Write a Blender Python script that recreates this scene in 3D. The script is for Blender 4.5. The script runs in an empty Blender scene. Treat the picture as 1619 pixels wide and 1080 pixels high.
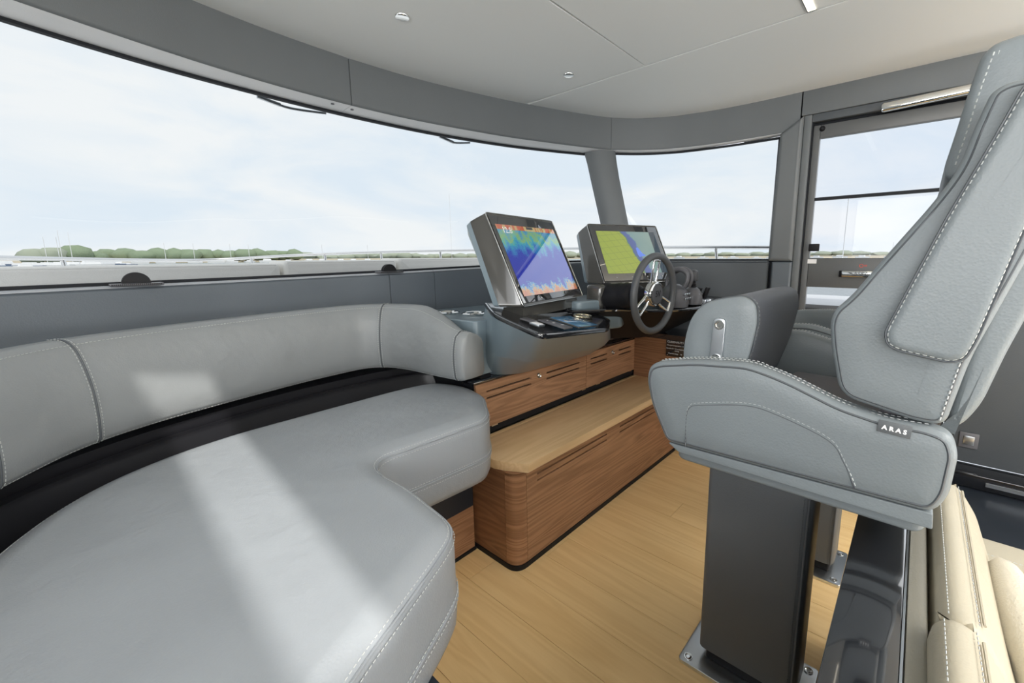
import bpy, bmesh, math, random
from mathutils import Vector, Matrix
random.seed(4)
S = bpy.context.scene
COL = S.collection
# ---------------------------------------------------------------- camera
def setup_camera():
    yaw, pit, rol = math.radians(49.4), math.radians(9.28), math.radians(0.33)
    fh = Vector((math.sin(yaw), math.cos(yaw), 0)); r0 = Vector((math.cos(yaw), -math.sin(yaw), 0)); Z = Vector((0, 0, 1))
    f = fh*math.cos(pit) - Z*math.sin(pit); u0 = fh*math.sin(pit) + Z*math.cos(pit)
    r = r0*math.cos(rol) - u0*math.sin(rol); u = u0*math.cos(rol) + r0*math.sin(rol)
    cd = bpy.data.cameras.new('camera'); cam = bpy.data.objects.new('camera', cd); COL.objects.link(cam)
    m = Matrix((r, u, -f)).transposed().to_4x4(); m.translation = (0, 0, 1.2)
    cam.matrix_world = m
    cd.sensor_width = 36; cd.lens = 673/1619*36
    cd.shift_x = -65.5/1619; cd.shift_y = -24/1619
    cd.clip_start = .02; cd.clip_end = 5000
    S.camera = cam
setup_camera()
# ---------------------------------------------------------------- world, sun, lamps, exposure
def setup_world():
    w = bpy.data.worlds.new('sky'); S.world = w; w.use_nodes = True
    n = w.node_tree.nodes; l = w.node_tree.links; n.clear()
    out = n.new('ShaderNodeOutputWorld'); bg = n.new('ShaderNodeBackground')
    tc = n.new('ShaderNodeTexCoord'); mp = n.new('ShaderNodeMapping'); mp.inputs['Scale'].default_value = (1, 1, 3.2)
    nz = n.new('ShaderNodeTexNoise'); nz.inputs['Scale'].default_value = 2.6; nz.inputs['Detail'].default_value = 7; nz.inputs['Roughness'].default_value = .55; nz.inputs['Distortion'].default_value = .5
    cr = n.new('ShaderNodeValToRGB'); e = cr.color_ramp.elements
    e[0].position = .36; e[0].color = (.80, .88, .96, 1); e[1].position = .58; e[1].color = (.96, .97, .975, 1)
    m2 = e.new if False else None
    l.new(tc.outputs['Generated'], mp.inputs['Vector']); l.new(mp.outputs['Vector'], nz.inputs['Vector'])
    l.new(nz.outputs['Fac'], cr.inputs['Fac']); l.new(cr.outputs['Color'], bg.inputs['Color'])
    bg.inputs['Strength'].default_value = 2.6
    l.new(bg.outputs['Background'], out.inputs['Surface'])
setup_world()
def lamp(name, kind, loc, energy, color=(1, 1, 1), size=None, sy=None, direc=None, angle=None):
    d = bpy.data.lights.new(name, kind); d.energy = energy; d.color = color
    if kind == 'AREA':
        d.shape = 'RECTANGLE'; d.size = size; d.size_y = sy or size
    if angle is not None: d.angle = angle
    o = bpy.data.objects.new(name, d); COL.objects.link(o); o.location = loc
    if direc: o.rotation_euler = Vector(direc).to_track_quat('-Z', 'Y').to_euler()
    return o
_e = math.radians(42)
lamp('sun', 'SUN', (0, -5, 8), 3.6, (1, .96, .9), direc=(.255*math.cos(_e), .967*math.cos(_e), -math.sin(_e)), angle=math.radians(1.2))
# daylight off the water outside the port side windows, and added fills aft and overhead
lamp('port_daylight', 'AREA', (-2.9, -1.2, 1.25), 210, (1, .99, .975), 4.6, 1.7, direc=(1, .05, .06))
lamp('aft_fill', 'AREA', (.9, -2.8, .75), 80, (1, .985, .96), 3.0, 1.4, direc=(0, .6, .8))  # added fill inside the closed aft wall, lifts the ceiling
lamp('overhead_fill', 'AREA', (.8, -1.3, 2.05), 105, (1, .98, .95), 2.6, 1.2, direc=(0, .2, -1))  # added overhead fill for floor and seat tops, no fitting there
S.view_settings.view_transform = 'Standard'; S.view_settings.look = 'None'
S.view_settings.exposure = 0; S.view_settings.gamma = 1; S.view_settings.use_curve_mapping = False
S.cycles.max_bounces = 10; S.cycles.diffuse_bounces = 5; S.cycles.transparent_max_bounces = 12

# ---------------------------------------------------------------- materials
def mat(name, col, rough=.5, metal=0, spec=.5, coat=0, coat_r=.05, cior=1.5, emit=None, es=0, sheen=0):
    m = bpy.data.materials.new(name); m.use_nodes = True
    b = m.node_tree.nodes['Principled BSDF']
    b.inputs['Base Color'].default_value = (*col, 1); b.inputs['Roughness'].default_value = rough
    b.inputs['Metallic'].default_value = metal; b.inputs['Specular IOR Level'].default_value = spec
    b.inputs['Coat Weight'].default_value = coat; b.inputs['Coat Roughness'].default_value = coat_r
    b.inputs['Coat IOR'].default_value = cior
    if emit: b.inputs['Emission Color'].default_value = (*emit, 1); b.inputs['Emission Strength'].default_value = es
    if sheen: b.inputs['Sheen Weight'].default_value = sheen
    return m
def nd(m, t, **k):
    n = m.node_tree.nodes.new(t)
    for a, v in k.items(): setattr(n, a, v)
    return n
def lk(m, a, b): m.node_tree.links.new(a, b)
def bump_chain(m, specs):
    """specs: list of (texture type, scale, strength, distance)"""
    b = m.node_tree.nodes['Principled BSDF']; tc = nd(m, 'ShaderNodeTexCoord'); prev = None
    for (t, sc, st, di) in specs:
        if t == 'voronoi':
            x = nd(m, 'ShaderNodeTexVoronoi'); x.inputs['Scale'].default_value = sc; o = x.outputs['Distance']
        else:
            x = nd(m, 'ShaderNodeTexNoise'); x.inputs['Scale'].default_value = sc; x.inputs['Detail'].default_value = 3; o = x.outputs['Fac']
        lk(m, tc.outputs['Object'], x.inputs['Vector'])
        bp = nd(m, 'ShaderNodeBump'); bp.inputs['Strength'].default_value = st; bp.inputs['Distance'].default_value = di
        lk(m, o, bp.inputs['Height'])
        if prev: lk(m, prev.outputs['Normal'], bp.inputs['Normal'])
        prev = bp
    lk(m, prev.outputs['Normal'], b.inputs['Normal'])
    return m
def leather(name, col, rough=.42, crease=0, sc=260):
    m = mat(name, col, rough, spec=.5)
    sp = [('noise', 90, .12, .002), ('voronoi', sc, .22, .0012)]
    if crease: sp.insert(0, ('noise', 7, crease, .03))
    bump_chain(m, sp)
    b = m.node_tree.nodes['Principled BSDF']; tc = nd(m, 'ShaderNodeTexCoord'); nz = nd(m, 'ShaderNodeTexNoise'); nz.inputs['Scale'].default_value = 5
    mx = nd(m, 'ShaderNodeMix', data_type='RGBA'); lk(m, tc.outputs['Object'], nz.inputs['Vector']); lk(m, nz.outputs['Fac'], mx.inputs['Factor'])
    mx.inputs['A'].default_value = (*[c*.92 for c in col], 1); mx.inputs['B'].default_value = (*[min(1, c*1.08) for c in col], 1)
    lk(m, mx.outputs['Result'], b.inputs['Base Color'])
    return m
def wood(name, c1, c2, axis='X', scale=1.0, rough=.4, rings=48, lo=.15, hi=.8, coat=.0):
    m = mat(name, c1, rough, coat=coat)
    b = m.node_tree.nodes['Principled BSDF']; tc = nd(m, 'ShaderNodeTexCoord'); mp = nd(m, 'ShaderNodeMapping')
    k = {'X': (.55, 9, 9), 'Y': (9, .55, 9), 'Z': (9, 9, .55), 'H': (.55, .55, 9)}[axis]
    mp.inputs['Scale'].default_value = [v*scale for v in k]
    oi = nd(m, 'ShaderNodeObjectInfo'); cb = nd(m, 'ShaderNodeCombineXYZ')
    mu = nd(m, 'ShaderNodeMath', operation='MULTIPLY'); mu.inputs[1].default_value = 37.0
    lk(m, oi.outputs['Random'], mu.inputs[0]); lk(m, mu.outputs[0], cb.inputs['X']); lk(m, mu.outputs[0], cb.inputs['Y']); lk(m, mu.outputs[0], cb.inputs['Z'])
    va = nd(m, 'ShaderNodeVectorMath', operation='ADD'); lk(m, tc.outputs['Object'], mp.inputs['Vector']); lk(m, mp.outputs['Vector'], va.inputs[0]); lk(m, cb.outputs[0], va.inputs[1])
    n1 = nd(m, 'ShaderNodeTexNoise'); n1.inputs['Scale'].default_value = 1.0; n1.inputs['Detail'].default_value = 2; n1.inputs['Distortion'].default_value = .6
    lk(m, va.outputs[0], n1.inputs['Vector'])
    # rings: sine of a stretched noise gives the cathedral grain
    ms = nd(m, 'ShaderNodeMath', operation='MULTIPLY'); ms.inputs[1].default_value = rings; lk(m, n1.outputs['Fac'], ms.inputs[0])
    sn = nd(m, 'ShaderNodeMath', operation='SINE'); lk(m, ms.outputs[0], sn.inputs[0])
    mr = nd(m, 'ShaderNodeMapRange'); mr.inputs['From Min'].default_value = -1; mr.inputs['From Max'].default_value = 1; lk(m, sn.outputs[0], mr.inputs['Value'])
    n2 = nd(m, 'ShaderNodeTexNoise'); n2.inputs['Scale'].default_value = 14; n2.inputs['Detail'].default_value = 4; lk(m, va.outputs[0], n2.inputs['Vector'])
    ad = nd(m, 'ShaderNodeMix', data_type='FLOAT'); ad.inputs['Factor'].default_value = .6; lk(m, mr.outputs[0], ad.inputs['A']); lk(m, n2.outputs['Fac'], ad.inputs['B'])
    n3 = nd(m, 'ShaderNodeTexNoise'); n3.inputs['Scale'].default_value = .5; lk(m, va.outputs[0], n3.inputs['Vector'])
    a2 = nd(m, 'ShaderNodeMix', data_type='FLOAT'); a2.inputs['Factor'].default_value = .4; lk(m, ad.outputs['Result'], a2.inputs['A']); lk(m, n3.outputs['Fac'], a2.inputs['B'])
    mx = nd(m, 'ShaderNodeMix', data_type='RGBA'); mx.inputs['A'].default_value = (*c2, 1); mx.inputs['B'].default_value = (*c1, 1)
    ct = nd(m, 'ShaderNodeMapRange'); ct.inputs['From Min'].default_value = lo; ct.inputs['From Max'].default_value = hi; lk(m, a2.outputs['Result'], ct.inputs['Value']); lk(m, ct.outputs[0], mx.inputs['Factor']); lk(m, mx.outputs['Result'], b.inputs['Base Color'])
    bp = nd(m, 'ShaderNodeBump'); bp.inputs['Strength'].default_value = .08; bp.inputs['Distance'].default_value = .001
    lk(m, n2.outputs['Fac'], bp.inputs['Height']); lk(m, bp.outputs['Normal'], b.inputs['Normal'])
    return m
def tinted_glass(name, tint, rough=0.0, reflect=.3):
    m = bpy.data.materials.new(name); m.use_nodes = True; n = m.node_tree.nodes; n.clear()
    out = n.new('ShaderNodeOutputMaterial'); tr = n.new('ShaderNodeBsdfTransparent'); gl = n.new('ShaderNodeBsdfGlossy'); mx = n.new('ShaderNodeMixShader'); fr = n.new('ShaderNodeFresnel')
    ml = n.new('ShaderNodeMath'); ml.operation = 'MULTIPLY'; ml.inputs[1].default_value = reflect
    tr.inputs['Color'].default_value = (*tint, 1); gl.inputs['Roughness'].default_value = .02; fr.inputs['IOR'].default_value = 1.5
    gl.inputs['Color'].default_value = (.9, .9, .9, 1)
    lk(m, fr.outputs[0], ml.inputs[0]); lk(m, ml.outputs[0], mx.inputs[0]); lk(m, tr.outputs[0], mx.inputs[1]); lk(m, gl.outputs[0], mx.inputs[2]); lk(m, mx.outputs[0], out.inputs['Surface'])
    return m
M = {}
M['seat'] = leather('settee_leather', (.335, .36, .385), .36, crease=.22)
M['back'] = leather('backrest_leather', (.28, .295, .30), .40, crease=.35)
M['chair'] = leather('chair_leather', (.198, .224, .236), .45)
M['chair_warm'] = leather('chair_leather_top', (.25, .25, .235), .42)
M['chair_dark'] = leather('pedestal_leather', (.12, .13, .137), .5)
M['fabric'] = bump_chain(mat('seat_fabric', (.17, .165, .18), .8, sheen=.2), [('voronoi', 520, .4, .001)])
M['bolster'] = bump_chain(mat('bolster_fabric', (.085, .095, .115), .6, sheen=.1), [('voronoi', 520, .4, .001)])
M['thread'] = mat('pale_thread', (.55, .57, .56), .6)
M['piping'] = mat('dark_seam', (.09, .10, .11), .5)
M['vinyl'] = leather('wall_vinyl', (.115, .135, .155), .5)
M['vinyl_dark'] = leather('wall_vinyl_dark', (.085, .095, .105), .55)
M['header'] = leather('header_vinyl', (.14, .152, .158), .5, sc=500)
M['ceil'] = bump_chain(mat('ceiling_leather', (.80, .81, .79), .55), [('noise', 60, .08, .002), ('noise', 3, .1, .01)])
M['oak'] = wood('oak_floor', (1.0, .72, .36), (.84, .55, .235), 'Y', 1.0, .42)
M['teakstep'] = wood('oak_step', (.86, .62, .36), (.68, .45, .22), 'X', 1.0, .42)
M['walnut'] = wood('walnut_front', (.50, .275, .150), (.24, .12, .060), 'X', 1.0, .4, 95, .25, .74)
M['walnut_z'] = wood('walnut_curved', (.46, .245, .13), (.20, .09, .042), 'H', 1.4, .3, 60, .25, .72)
M['walnut_y'] = wood('walnut_side', (.36, .18, .09), (.17, .08, .04), 'Y', 1.0, .4, 80, .25, .74)
M['black'] = mat('black_gloss', (.012, .013, .016), .12, coat=.8, cior=1.9)
M['blackglass'] = mat('screen_glass', (.01, .01, .012), .1, coat=1, coat_r=.02, cior=2.6)
M['ledge'] = mat('black_ledge', (.014, .014, .017), .34)
M['navy_panel'] = mat('dark_navy_panel', (.02, .026, .036), .4)
M['soffit_lit'] = leather('soffit_vinyl_sunlit', (.82, .82, .82), .5)  # header vinyl lightened to carry sun bounced up from below
M['sill_sheen'] = leather('sill_vinyl_sky_sheen', (.40, .42, .45), .38)  # wall vinyl lightened to carry the sky reflection along the sill
M['blackmat'] = mat('black_satin', (.014, .014, .016), .5, spec=.2)
M['rubber'] = mat('black_rubber', (.015, .017, .021), .6, spec=.25)
M['pod'] = mat('pod_grey_lacquer', (.21, .27, .305), .3, coat=.4, coat_r=.06)
M['bezel'] = mat('bronze_grey_lacquer', (.07, .068, .062), .2, coat=.8, coat_r=.04)
M['chrome'] = mat('polished_steel', (.82, .82, .80), .06, metal=1)
M['steel'] = mat('brushed_steel', (.66, .69, .72), .28, metal=1)
M['darkframe'] = mat('anodised_frame', (.115, .12, .122), .42)
M['white'] = mat('white_print', (.85, .85, .86), .5)
M['red'] = mat('red_print', (.75, .08, .04), .5)
M['cream'] = leather('cream_leather', (.47, .425, .325), .5, crease=.12)
M['taupe'] = leather('taupe_leather', (.20, .19, .155), .5)
M['pillowc'] = bump_chain(mat('cream_linen', (.62, .57, .46), .85, sheen=.2), [('noise', 14, .3, .01), ('voronoi', 260, .4, .002)])
M['deckpad'] = bump_chain(mat('deck_cushion', (.88, .86, .82), .8), [('voronoi', 220, .3, .002)])
M['deck'] = mat('deck_gelcoat', (.9, .9, .9), .4)
M['rail'] = mat('rail_steel', (.75, .75, .75), .18, metal=1)
M['plastic'] = mat('grey_plastic', (.075, .078, .085), .38)
M['plastic_l'] = mat('grey_plastic_pale', (.12, .12, .13), .35)
M['wheelrim'] = leather('wheel_leather', (.085, .09, .095), .42)
M['glass'] = tinted_glass('tinted_window', (.355, .365, .37))
M['glass_clear'] = tinted_glass('door_glass', (.345, .355, .37))
M['led'] = mat('led_strip', (1, .9, .7), .5, emit=(1, .93, .78), es=2.6)
M['tree'] = bump_chain(mat('far_foliage_hazed', (.27, .34, .22), .9), [('noise', 1.5, .6, .5)])  # distance haze lightened into the green
M['tree2'] = mat('far_foliage_hazed_pale', (.40, .44, .34), .9)  # paler step of the same haze colour
M['sand'] = mat('shore_sand', (.55, .48, .36), .9)
M['boat'] = mat('boat_hull_white', (.85, .85, .85), .4)
M['boatblue'] = mat('boat_hull_dark', (.15, .2, .3), .4)
def _water():
    m = mat('water', (.30, .33, .33), .25, spec=.6)
    bump_chain(m, [('noise', .6, .8, .4), ('noise', 3, .5, .1)]); return m
M['water'] = _water()

# ---------------------------------------------------------------- helpers
def finish(name, me, m, parent, smooth=True, angle=35, kind=None):
    if isinstance(m, str): m = M[m]
    me.materials.append(m)
    o = bpy.data.objects.new(name, me); COL.objects.link(o)
    if smooth:
        for p in me.polygons: p.use_smooth = True
        try: me.set_sharp_from_angle(angle=math.radians(angle))
        except Exception: pass
    if parent is not None: attach(o, parent)
    if kind: o['kind'] = kind
    return o
def attach(o, parent):
    o.parent = parent
    # meshes are written in world coordinates; only top-level empties carry a location
    if parent.type == 'EMPTY': o.matrix_parent_inverse = Matrix.Translation(-parent.location)
def mesh(name, vs, fs, m, parent=None, smooth=True, angle=35, kind=None):
    me = bpy.data.meshes.new(name); me.from_pydata([tuple(v) for v in vs], [], fs)
    bm = bmesh.new(); bm.from_mesh(me); bmesh.ops.remove_doubles(bm, verts=bm.verts[:], dist=2e-6)
    big = [f for f in bm.faces if len(f.verts) > 6]
    if big: bmesh.ops.triangulate(bm, faces=big, ngon_method='EAR_CLIP')
    bmesh.ops.recalc_face_normals(bm, faces=bm.faces[:]); bm.to_mesh(me); bm.free()
    return finish(name, me, m, parent, smooth, angle, kind)
def thing(name, label, cat, loc, group=None):
    o = bpy.data.objects.new(name, None); COL.objects.link(o); o.location = loc; o.empty_display_size = .1
    o['label'] = label; o['category'] = cat
    if group: o['group'] = group
    return o
def tag(o, label, cat, group=None, kind=None):
    if label: o['label'] = label
    if cat: o['category'] = cat
    if group: o['group'] = group
    if kind: o['kind'] = kind
    return o
def struct_root(name, loc=(0, 0, 0)):
    o = bpy.data.objects.new(name, None); COL.objects.link(o); o.location = loc; o['kind'] = 'structure'; o.empty_display_size = .1
    return o
def box(name, x0, x1, y0, y1, z0, z1, m, parent=None, bev=0, seg=2, kind=None):
    bm = bmesh.new(); bmesh.ops.create_cube(bm, size=1)
    for v in bm.verts: v.co = Vector(((x0+x1)/2 + v.co.x*(x1-x0), (y0+y1)/2 + v.co.y*(y1-y0), (z0+z1)/2 + v.co.z*(z1-z0)))
    if bev: bmesh.ops.bevel(bm, geom=bm.edges[:], offset=bev, segments=seg, affect='EDGES', profile=.5)
    me = bpy.data.meshes.new(name); bm.to_mesh(me); bm.free()
    return finish(name, me, m, parent, bool(bev), 35, kind)
def obox(name, c, ax, sz, m, parent=None, bev=0, seg=2):
    """box of size sz centred at c with axes ax (3 vectors)"""
    bm = bmesh.new(); bmesh.ops.create_cube(bm, size=1)
    if bev:
        for v in bm.verts: v.co = Vector((v.co.x*sz[0], v.co.y*sz[1], v.co.z*sz[2]))
        bmesh.ops.bevel(bm, geom=bm.edges[:], offset=bev, segments=seg, affect='EDGES', profile=.5)
        k = (1, 1, 1)
    else: k = sz
    A = [Vector(a).normalized() for a in ax]; c = Vector(c)
    for v in bm.verts: v.co = c + A[0]*v.co.x*k[0] + A[1]*v.co.y*k[1] + A[2]*v.co.z*k[2]
    bmesh.ops.recalc_face_normals(bm, faces=bm.faces[:])
    me = bpy.data.meshes.new(name); bm.to_mesh(me); bm.free()
    return finish(name, me, m, parent, bool(bev))
def fillet(poly, r, n=5):
    out = []; N = len(poly)
    for i, p in enumerate(poly):
        p = Vector(p); a = Vector(poly[i-1]); b = Vector(poly[(i+1) % N])
        rr = r[i] if isinstance(r, (list, tuple)) else r
        da = a-p; db = b-p
        k = min(rr, da.length*.48, db.length*.48)
        if k < 1e-4: out.append(p); continue
        pa = p + da.normalized()*k; pb = p + db.normalized()*k
        for j in range(n+1):
            t = j/n; out.append(pa*(1-t)**2 + p*2*t*(1-t) + pb*t*t)
    return out
def catmull(pts, n=8, closed=False):
    P = [Vector(p) for p in pts]; out = []; N = len(P)
    rng = N if closed else N-1
    for i in range(rng):
        if closed: p0, p1, p2, p3 = P[i-1], P[i], P[(i+1) % N], P[(i+2) % N]
        else:
            p1, p2 = P[i], P[i+1]; p0 = P[i-1] if i else p1*2-p2; p3 = P[i+2] if i+2 < N else p2*2-p1
        for j in range(n):
            t = j/n
            out.append(.5*((2*p1)+(p2-p0)*t+(2*p0-5*p1+4*p2-p3)*t*t+(3*p1-p0-3*p2+p3)*t**3))
    if not closed: out.append(P[-1])
    return out
def resample(pts, n, closed=False):
    P = list(pts) + ([pts[0]] if closed else [])
    L = [0]
    for a, b in zip(P, P[1:]): L.append(L[-1]+(b-a).length)
    out = []; k = 0; m = n if closed else n-1
    for i in range(n):
        s = L[-1]*i/m
        while k < len(L)-2 and L[k+1] < s: k += 1
        d = L[k+1]-L[k]; t = (s-L[k])/d if d > 1e-9 else 0
        out.append(P[k].lerp(P[k+1], min(1, max(0, t))))
    return out
def area2(P): return sum(P[i-1][0]*P[i][1]-P[i][0]*P[i-1][1] for i in range(len(P)))/2
def inset(P, d):
    """offset a closed 2D polygon inwards by d in small steps, collapsing edges that would flip"""
    s = 1 if area2(P) > 0 else -1; N = len(P)
    P = [Vector((p.x, p.y)) for p in P]
    if abs(d) < 1e-9: return P
    steps = max(1, int(abs(d)/.004)); h = d/steps
    for _ in range(steps):
        out = []
        for i in range(N):
            a = P[i]-P[i-1]; b = P[(i+1) % N]-P[i]; k = 1
            while a.length < 2.5e-3 and k < N//3: k += 1; a = P[i]-P[(i-k) % N]
            k = 1
            while b.length < 2.5e-3 and k < N//3: k += 1; b = P[(i+k) % N]-P[i]
            na = Vector((-a.y, a.x)).normalized(); nb = Vector((-b.y, b.x)).normalized()
            m = na+nb
            if m.length < 1e-6: m = na
            m.normalize(); c = max(.6, m.dot(na)); out.append(P[i] + m*(s*h/c))
        for _k in range(3):
            for i in range(N):
                j = (i+1) % N
                if (out[j]-out[i]).dot(P[j]-P[i]) < 0:
                    q = (out[i]+out[j])/2; out[i] = q; out[j] = q.copy()
        P = out
    return P
AX = {'X': lambda u, v, w: (w, u, v), 'Y': lambda u, v, w: (u, w, v), 'Z': lambda u, v, w: (u, v, w)}
def loft(name, rings, m, parent=None, cap=True, angle=40, closed=True, kind=None):
    n = len(rings[0]); vs = [v for r in rings for v in r]; fs = []
    for k in range(len(rings)-1):
        for i in range(n if closed else n-1):
            j = (i+1) % n; fs.append((k*n+i, k*n+j, (k+1)*n+j, (k+1)*n+i))
    if cap: fs += [tuple(range(n-1, -1, -1)), tuple((len(rings)-1)*n+i for i in range(n))]
    return mesh(name, vs, fs, m, parent, True, angle, kind)
def puff(name, poly, axis, lo, hi, r, m, parent=None, bulge=0.0, fil=.02, n=5, bulge_lo=None, bi=.04):
    """extruded polygon with rounded rims and slightly bulged caps"""
    P = [Vector(p) for p in (fillet(poly, fil) if fil else poly)]
    f = AX[axis]; prof = []
    bl = bulge if bulge_lo is None else bulge_lo
    if bl: prof.append((r+bi*1.6, lo-bl)); prof.append((r+bi, lo-bl*.85)); prof.append((r+bi*.4, lo-bl*.5))
    for j in range(n+1):
        t = math.pi/2*j/n; prof.append((r*(1-math.sin(t)), lo+r*(1-math.cos(t))))
    for j in range(n+1):
        t = math.pi/2*(1-j/n); prof.append((r*(1-math.sin(t)), hi-r*(1-math.cos(t))))
    if bulge: prof.append((r+bi*.4, hi+bulge*.5)); prof.append((r+bi, hi+bulge*.85)); prof.append((r+bi*1.6, hi+bulge))
    if r > .004: prof = [(prof[0][0]+.0025, prof[0][1])] + prof + [(prof[-1][0]+.0025, prof[-1][1])]
    rings = [[f(p.x, p.y, w) for p in inset(P, d)] for d, w in prof]
    return loft(name, rings, m, parent)
def tube(name, pts, r, m, parent=None, seg=8, closed=False, cap=True, ry=None):
    P = [Vector(p) for p in pts]; rings = []; N = len(P); up = None
    for i in range(N):
        if closed: t = P[(i+1) % N]-P[i-1]
        else: t = P[min(N-1, i+1)]-P[max(0, i-1)]
        t.normalize()
        if up is None:
            up = Vector((0, 0, 1)) if abs(t.z) < .9 else Vector((1, 0, 0))
        b = t.cross(up).normalized(); up = b.cross(t).normalized()
        rr = r[i] if isinstance(r, (list, tuple)) else r
        rings.append([P[i] + b*rr*math.cos(a) + up*(ry or rr)*math.sin(a) for a in [2*math.pi*k/seg for k in range(seg)]])
    if closed: rings.append(rings[0])
    return loft(name, rings, m, parent, cap=cap and not closed, angle=60)
def lathe(name, prof, c, axis, m, parent=None, seg=32):
    a = Vector(axis).normalized(); up = Vector((0, 0, 1)) if abs(a.z) < .9 else Vector((0, 1, 0))
    u = a.cross(up).normalized(); v = a.cross(u).normalized(); c = Vector(c)
    rings = [[c + a*h + (u*math.cos(t)+v*math.sin(t))*max(r, 1e-4) for t in [2*math.pi*k/seg for k in range(seg)]] for r, h in prof]
    return loft(name, rings, m, parent, angle=35)
def stitches(name, pts, m, parent, step=.009, ln=.0055, r=.0011, offs=Vector((0, 0, 0)), closed=False):
    P = [Vector(p)+offs for p in pts]
    if closed: P.append(P[0])
    L = sum((b-a).length for a, b in zip(P, P[1:])); n = max(2, int(L/step)); Q = resample(P, n*2)
    vs = []; fs = []
    for i in range(0, len(Q)-1, 2):
        a = Q[i]; t = (Q[i+1]-Q[i]);
        if t.length < 1e-7: continue
        t.normalize(); b = a + t*ln; up = Vector((0, 0, 1)) if abs(t.z) < .9 else Vector((0, 1, 0)); s = t.cross(up).normalized()*r; w = t.cross(s).normalized()*r
        k = len(vs); vs += [a+s, a+w, a-s, a-w, b+s, b+w, b-s, b-w]
        fs += [(k, k+1, k+5, k+4), (k+1, k+2, k+6, k+5), (k+2, k+3, k+7, k+6), (k+3, k, k+4, k+7), (k+3, k+2, k+1, k), (k+4, k+5, k+6, k+7)]
    return mesh(name, vs, fs, m, parent, False, kind='stuff')
def text(name, s, c, ux, uy, size, m, parent, depth=.0004, align='CENTER', bold=0):
    cu = bpy.data.curves.new(name, 'FONT'); cu.body = s; cu.size = size; cu.extrude = depth; cu.align_x = align; cu.align_y = 'CENTER'; cu.offset = bold
    cu.resolution_u = 3
    t = bpy.data.objects.new(name, cu); COL.objects.link(t)
    dg = bpy.context.evaluated_depsgraph_get(); me = bpy.data.meshes.new_from_object(t.evaluated_get(dg))
    bpy.data.objects.remove(t); ux = Vector(ux).normalized(); uy = Vector(uy).normalized(); uz = ux.cross(uy); c = Vector(c)
    for v in me.vertices: v.co = c + ux*v.co.x + uy*v.co.y + uz*v.co.z
    me.materials.clear()
    return finish(name, me, m, parent, False)
def uvquad(name, p00, p10, p11, p01, m, parent):
    me = bpy.data.meshes.new(name); me.from_pydata([tuple(p) for p in (p00, p10, p11, p01)], [], [(0, 1, 2, 3)])
    uv = me.uv_layers.new(name='UVMap')
    for i, c in enumerate(((0, 0), (1, 0), (1, 1), (0, 1))): uv.data[i].uv = c
    return finish(name, me, m, parent, False)
V = Vector
# ================================================================ SETTING
CX = .87
HCs = [(.87, 2.013), (1.15, 2.0), (1.42, 1.956), (1.777, 1.864), (1.99, 1.785), (2.2, 1.70), (2.404, 1.603), (2.532, 1.495), (2.602, 1.399), (2.659, 1.297), (2.692, 1.187), (2.727, 1.043), (2.745, .87), (2.75, .722), (2.75, .577)]
GTa = [(.87, 2.135, 1.868), (1.2, 2.12, 1.868), (1.5, 2.08, 1.868), (1.88, 1.98, 1.868), (2.15, 1.87, 1.868), (2.385, 1.755, 1.868)]
GTb = [(2.475, 1.62, 1.868), (2.60, 1.50, 1.868), (2.69, 1.37, 1.868), (2.75, 1.22, 1.868), (2.785, .95, 1.866), (2.79, .685, 1.864)]
GBa = [(.87, 2.025, 1.129), (1.2, 2.0, 1.136), (1.47, 1.96, 1.144), (1.9, 1.84, 1.158), (2.2, 1.74, 1.169), (2.46, 1.604, 1.172)]
GBb = [(2.575, 1.476, 1.173), (2.66, 1.29, 1.174), (2.70, 1.15, 1.174), (2.75, .9, 1.174), (2.76, .685, 1.174)]
def mir(P): return [(2*CX-p[0],) + tuple(p[1:]) for p in reversed(P)]
ZS = [(-1.3, 1.124), (.3, 1.123), (.65, 1.1257), (1.0, 1.1307), (1.47, 1.144), (1.9, 1.158), (2.2, 1.169), (2.46, 1.172), (3, 1.174)]
def zsill(x):
    for (a, za), (b, zb) in zip(ZS, ZS[1:]):
        if x <= b: return za+(zb-za)*max(0, (x-a)/(b-a))
    return 1.174
def mirs(P): return [(p[0], p[1], zsill(p[0])) for p in mir(P)]
def v3(P, z=0): return [V((p[0], p[1], p[2] if len(p) > 2 else z)) for p in P]
def outn(P, i):
    a = P[max(0, i-1)]; b = P[min(len(P)-1, i+1)]; t = (b-a); n = V((-t.y, t.x, 0)); n.normalize()
    c = V((CX, .2, 0)); 
    if (P[i]-c).dot(n) < 0: n = -n
    return n
def sweep(name, P, sec, m, parent=None, closed_sec=True, kind=None, absz=False):
    rings = []
    for i, p in enumerate(P):
        n = outn(P, i); rings.append([V((p.x+n.x*o, p.y+n.y*o, (0 if absz else p.z)+z)) for o, z in sec])
    return loft(name, rings, m, parent, cap=closed_sec, closed=closed_sec, angle=30, kind=kind)
HCc = catmull(v3(mir(HCs)[:-1] + HCs), 6)
# ---- floor
fl = struct_root('floor', (CX, 0, 0))
box('subfloor', -1.1, 2.85, -3.2, 2.0, -.08, -.006, 'blackmat', fl)
for k in range(-6, 14):
    x0 = .735 + .142*k; rr = random.Random(k*7+3)
    y = 1.95 - rr.uniform(.2, 1.2); ys = [1.95]
    while y > -3.1: ys.append(y); y -= rr.uniform(1.3, 2.1)
    ys.append(-3.2)
    for a, b in zip(ys, ys[1:]):
        if x0+.142 > 2.74 and a > .6: pass
        box('plank', x0+.0006, x0+.1414, b+.0006, a-.0006, -.006, rr.choice((0, .0003)), 'oak', fl)
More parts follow.
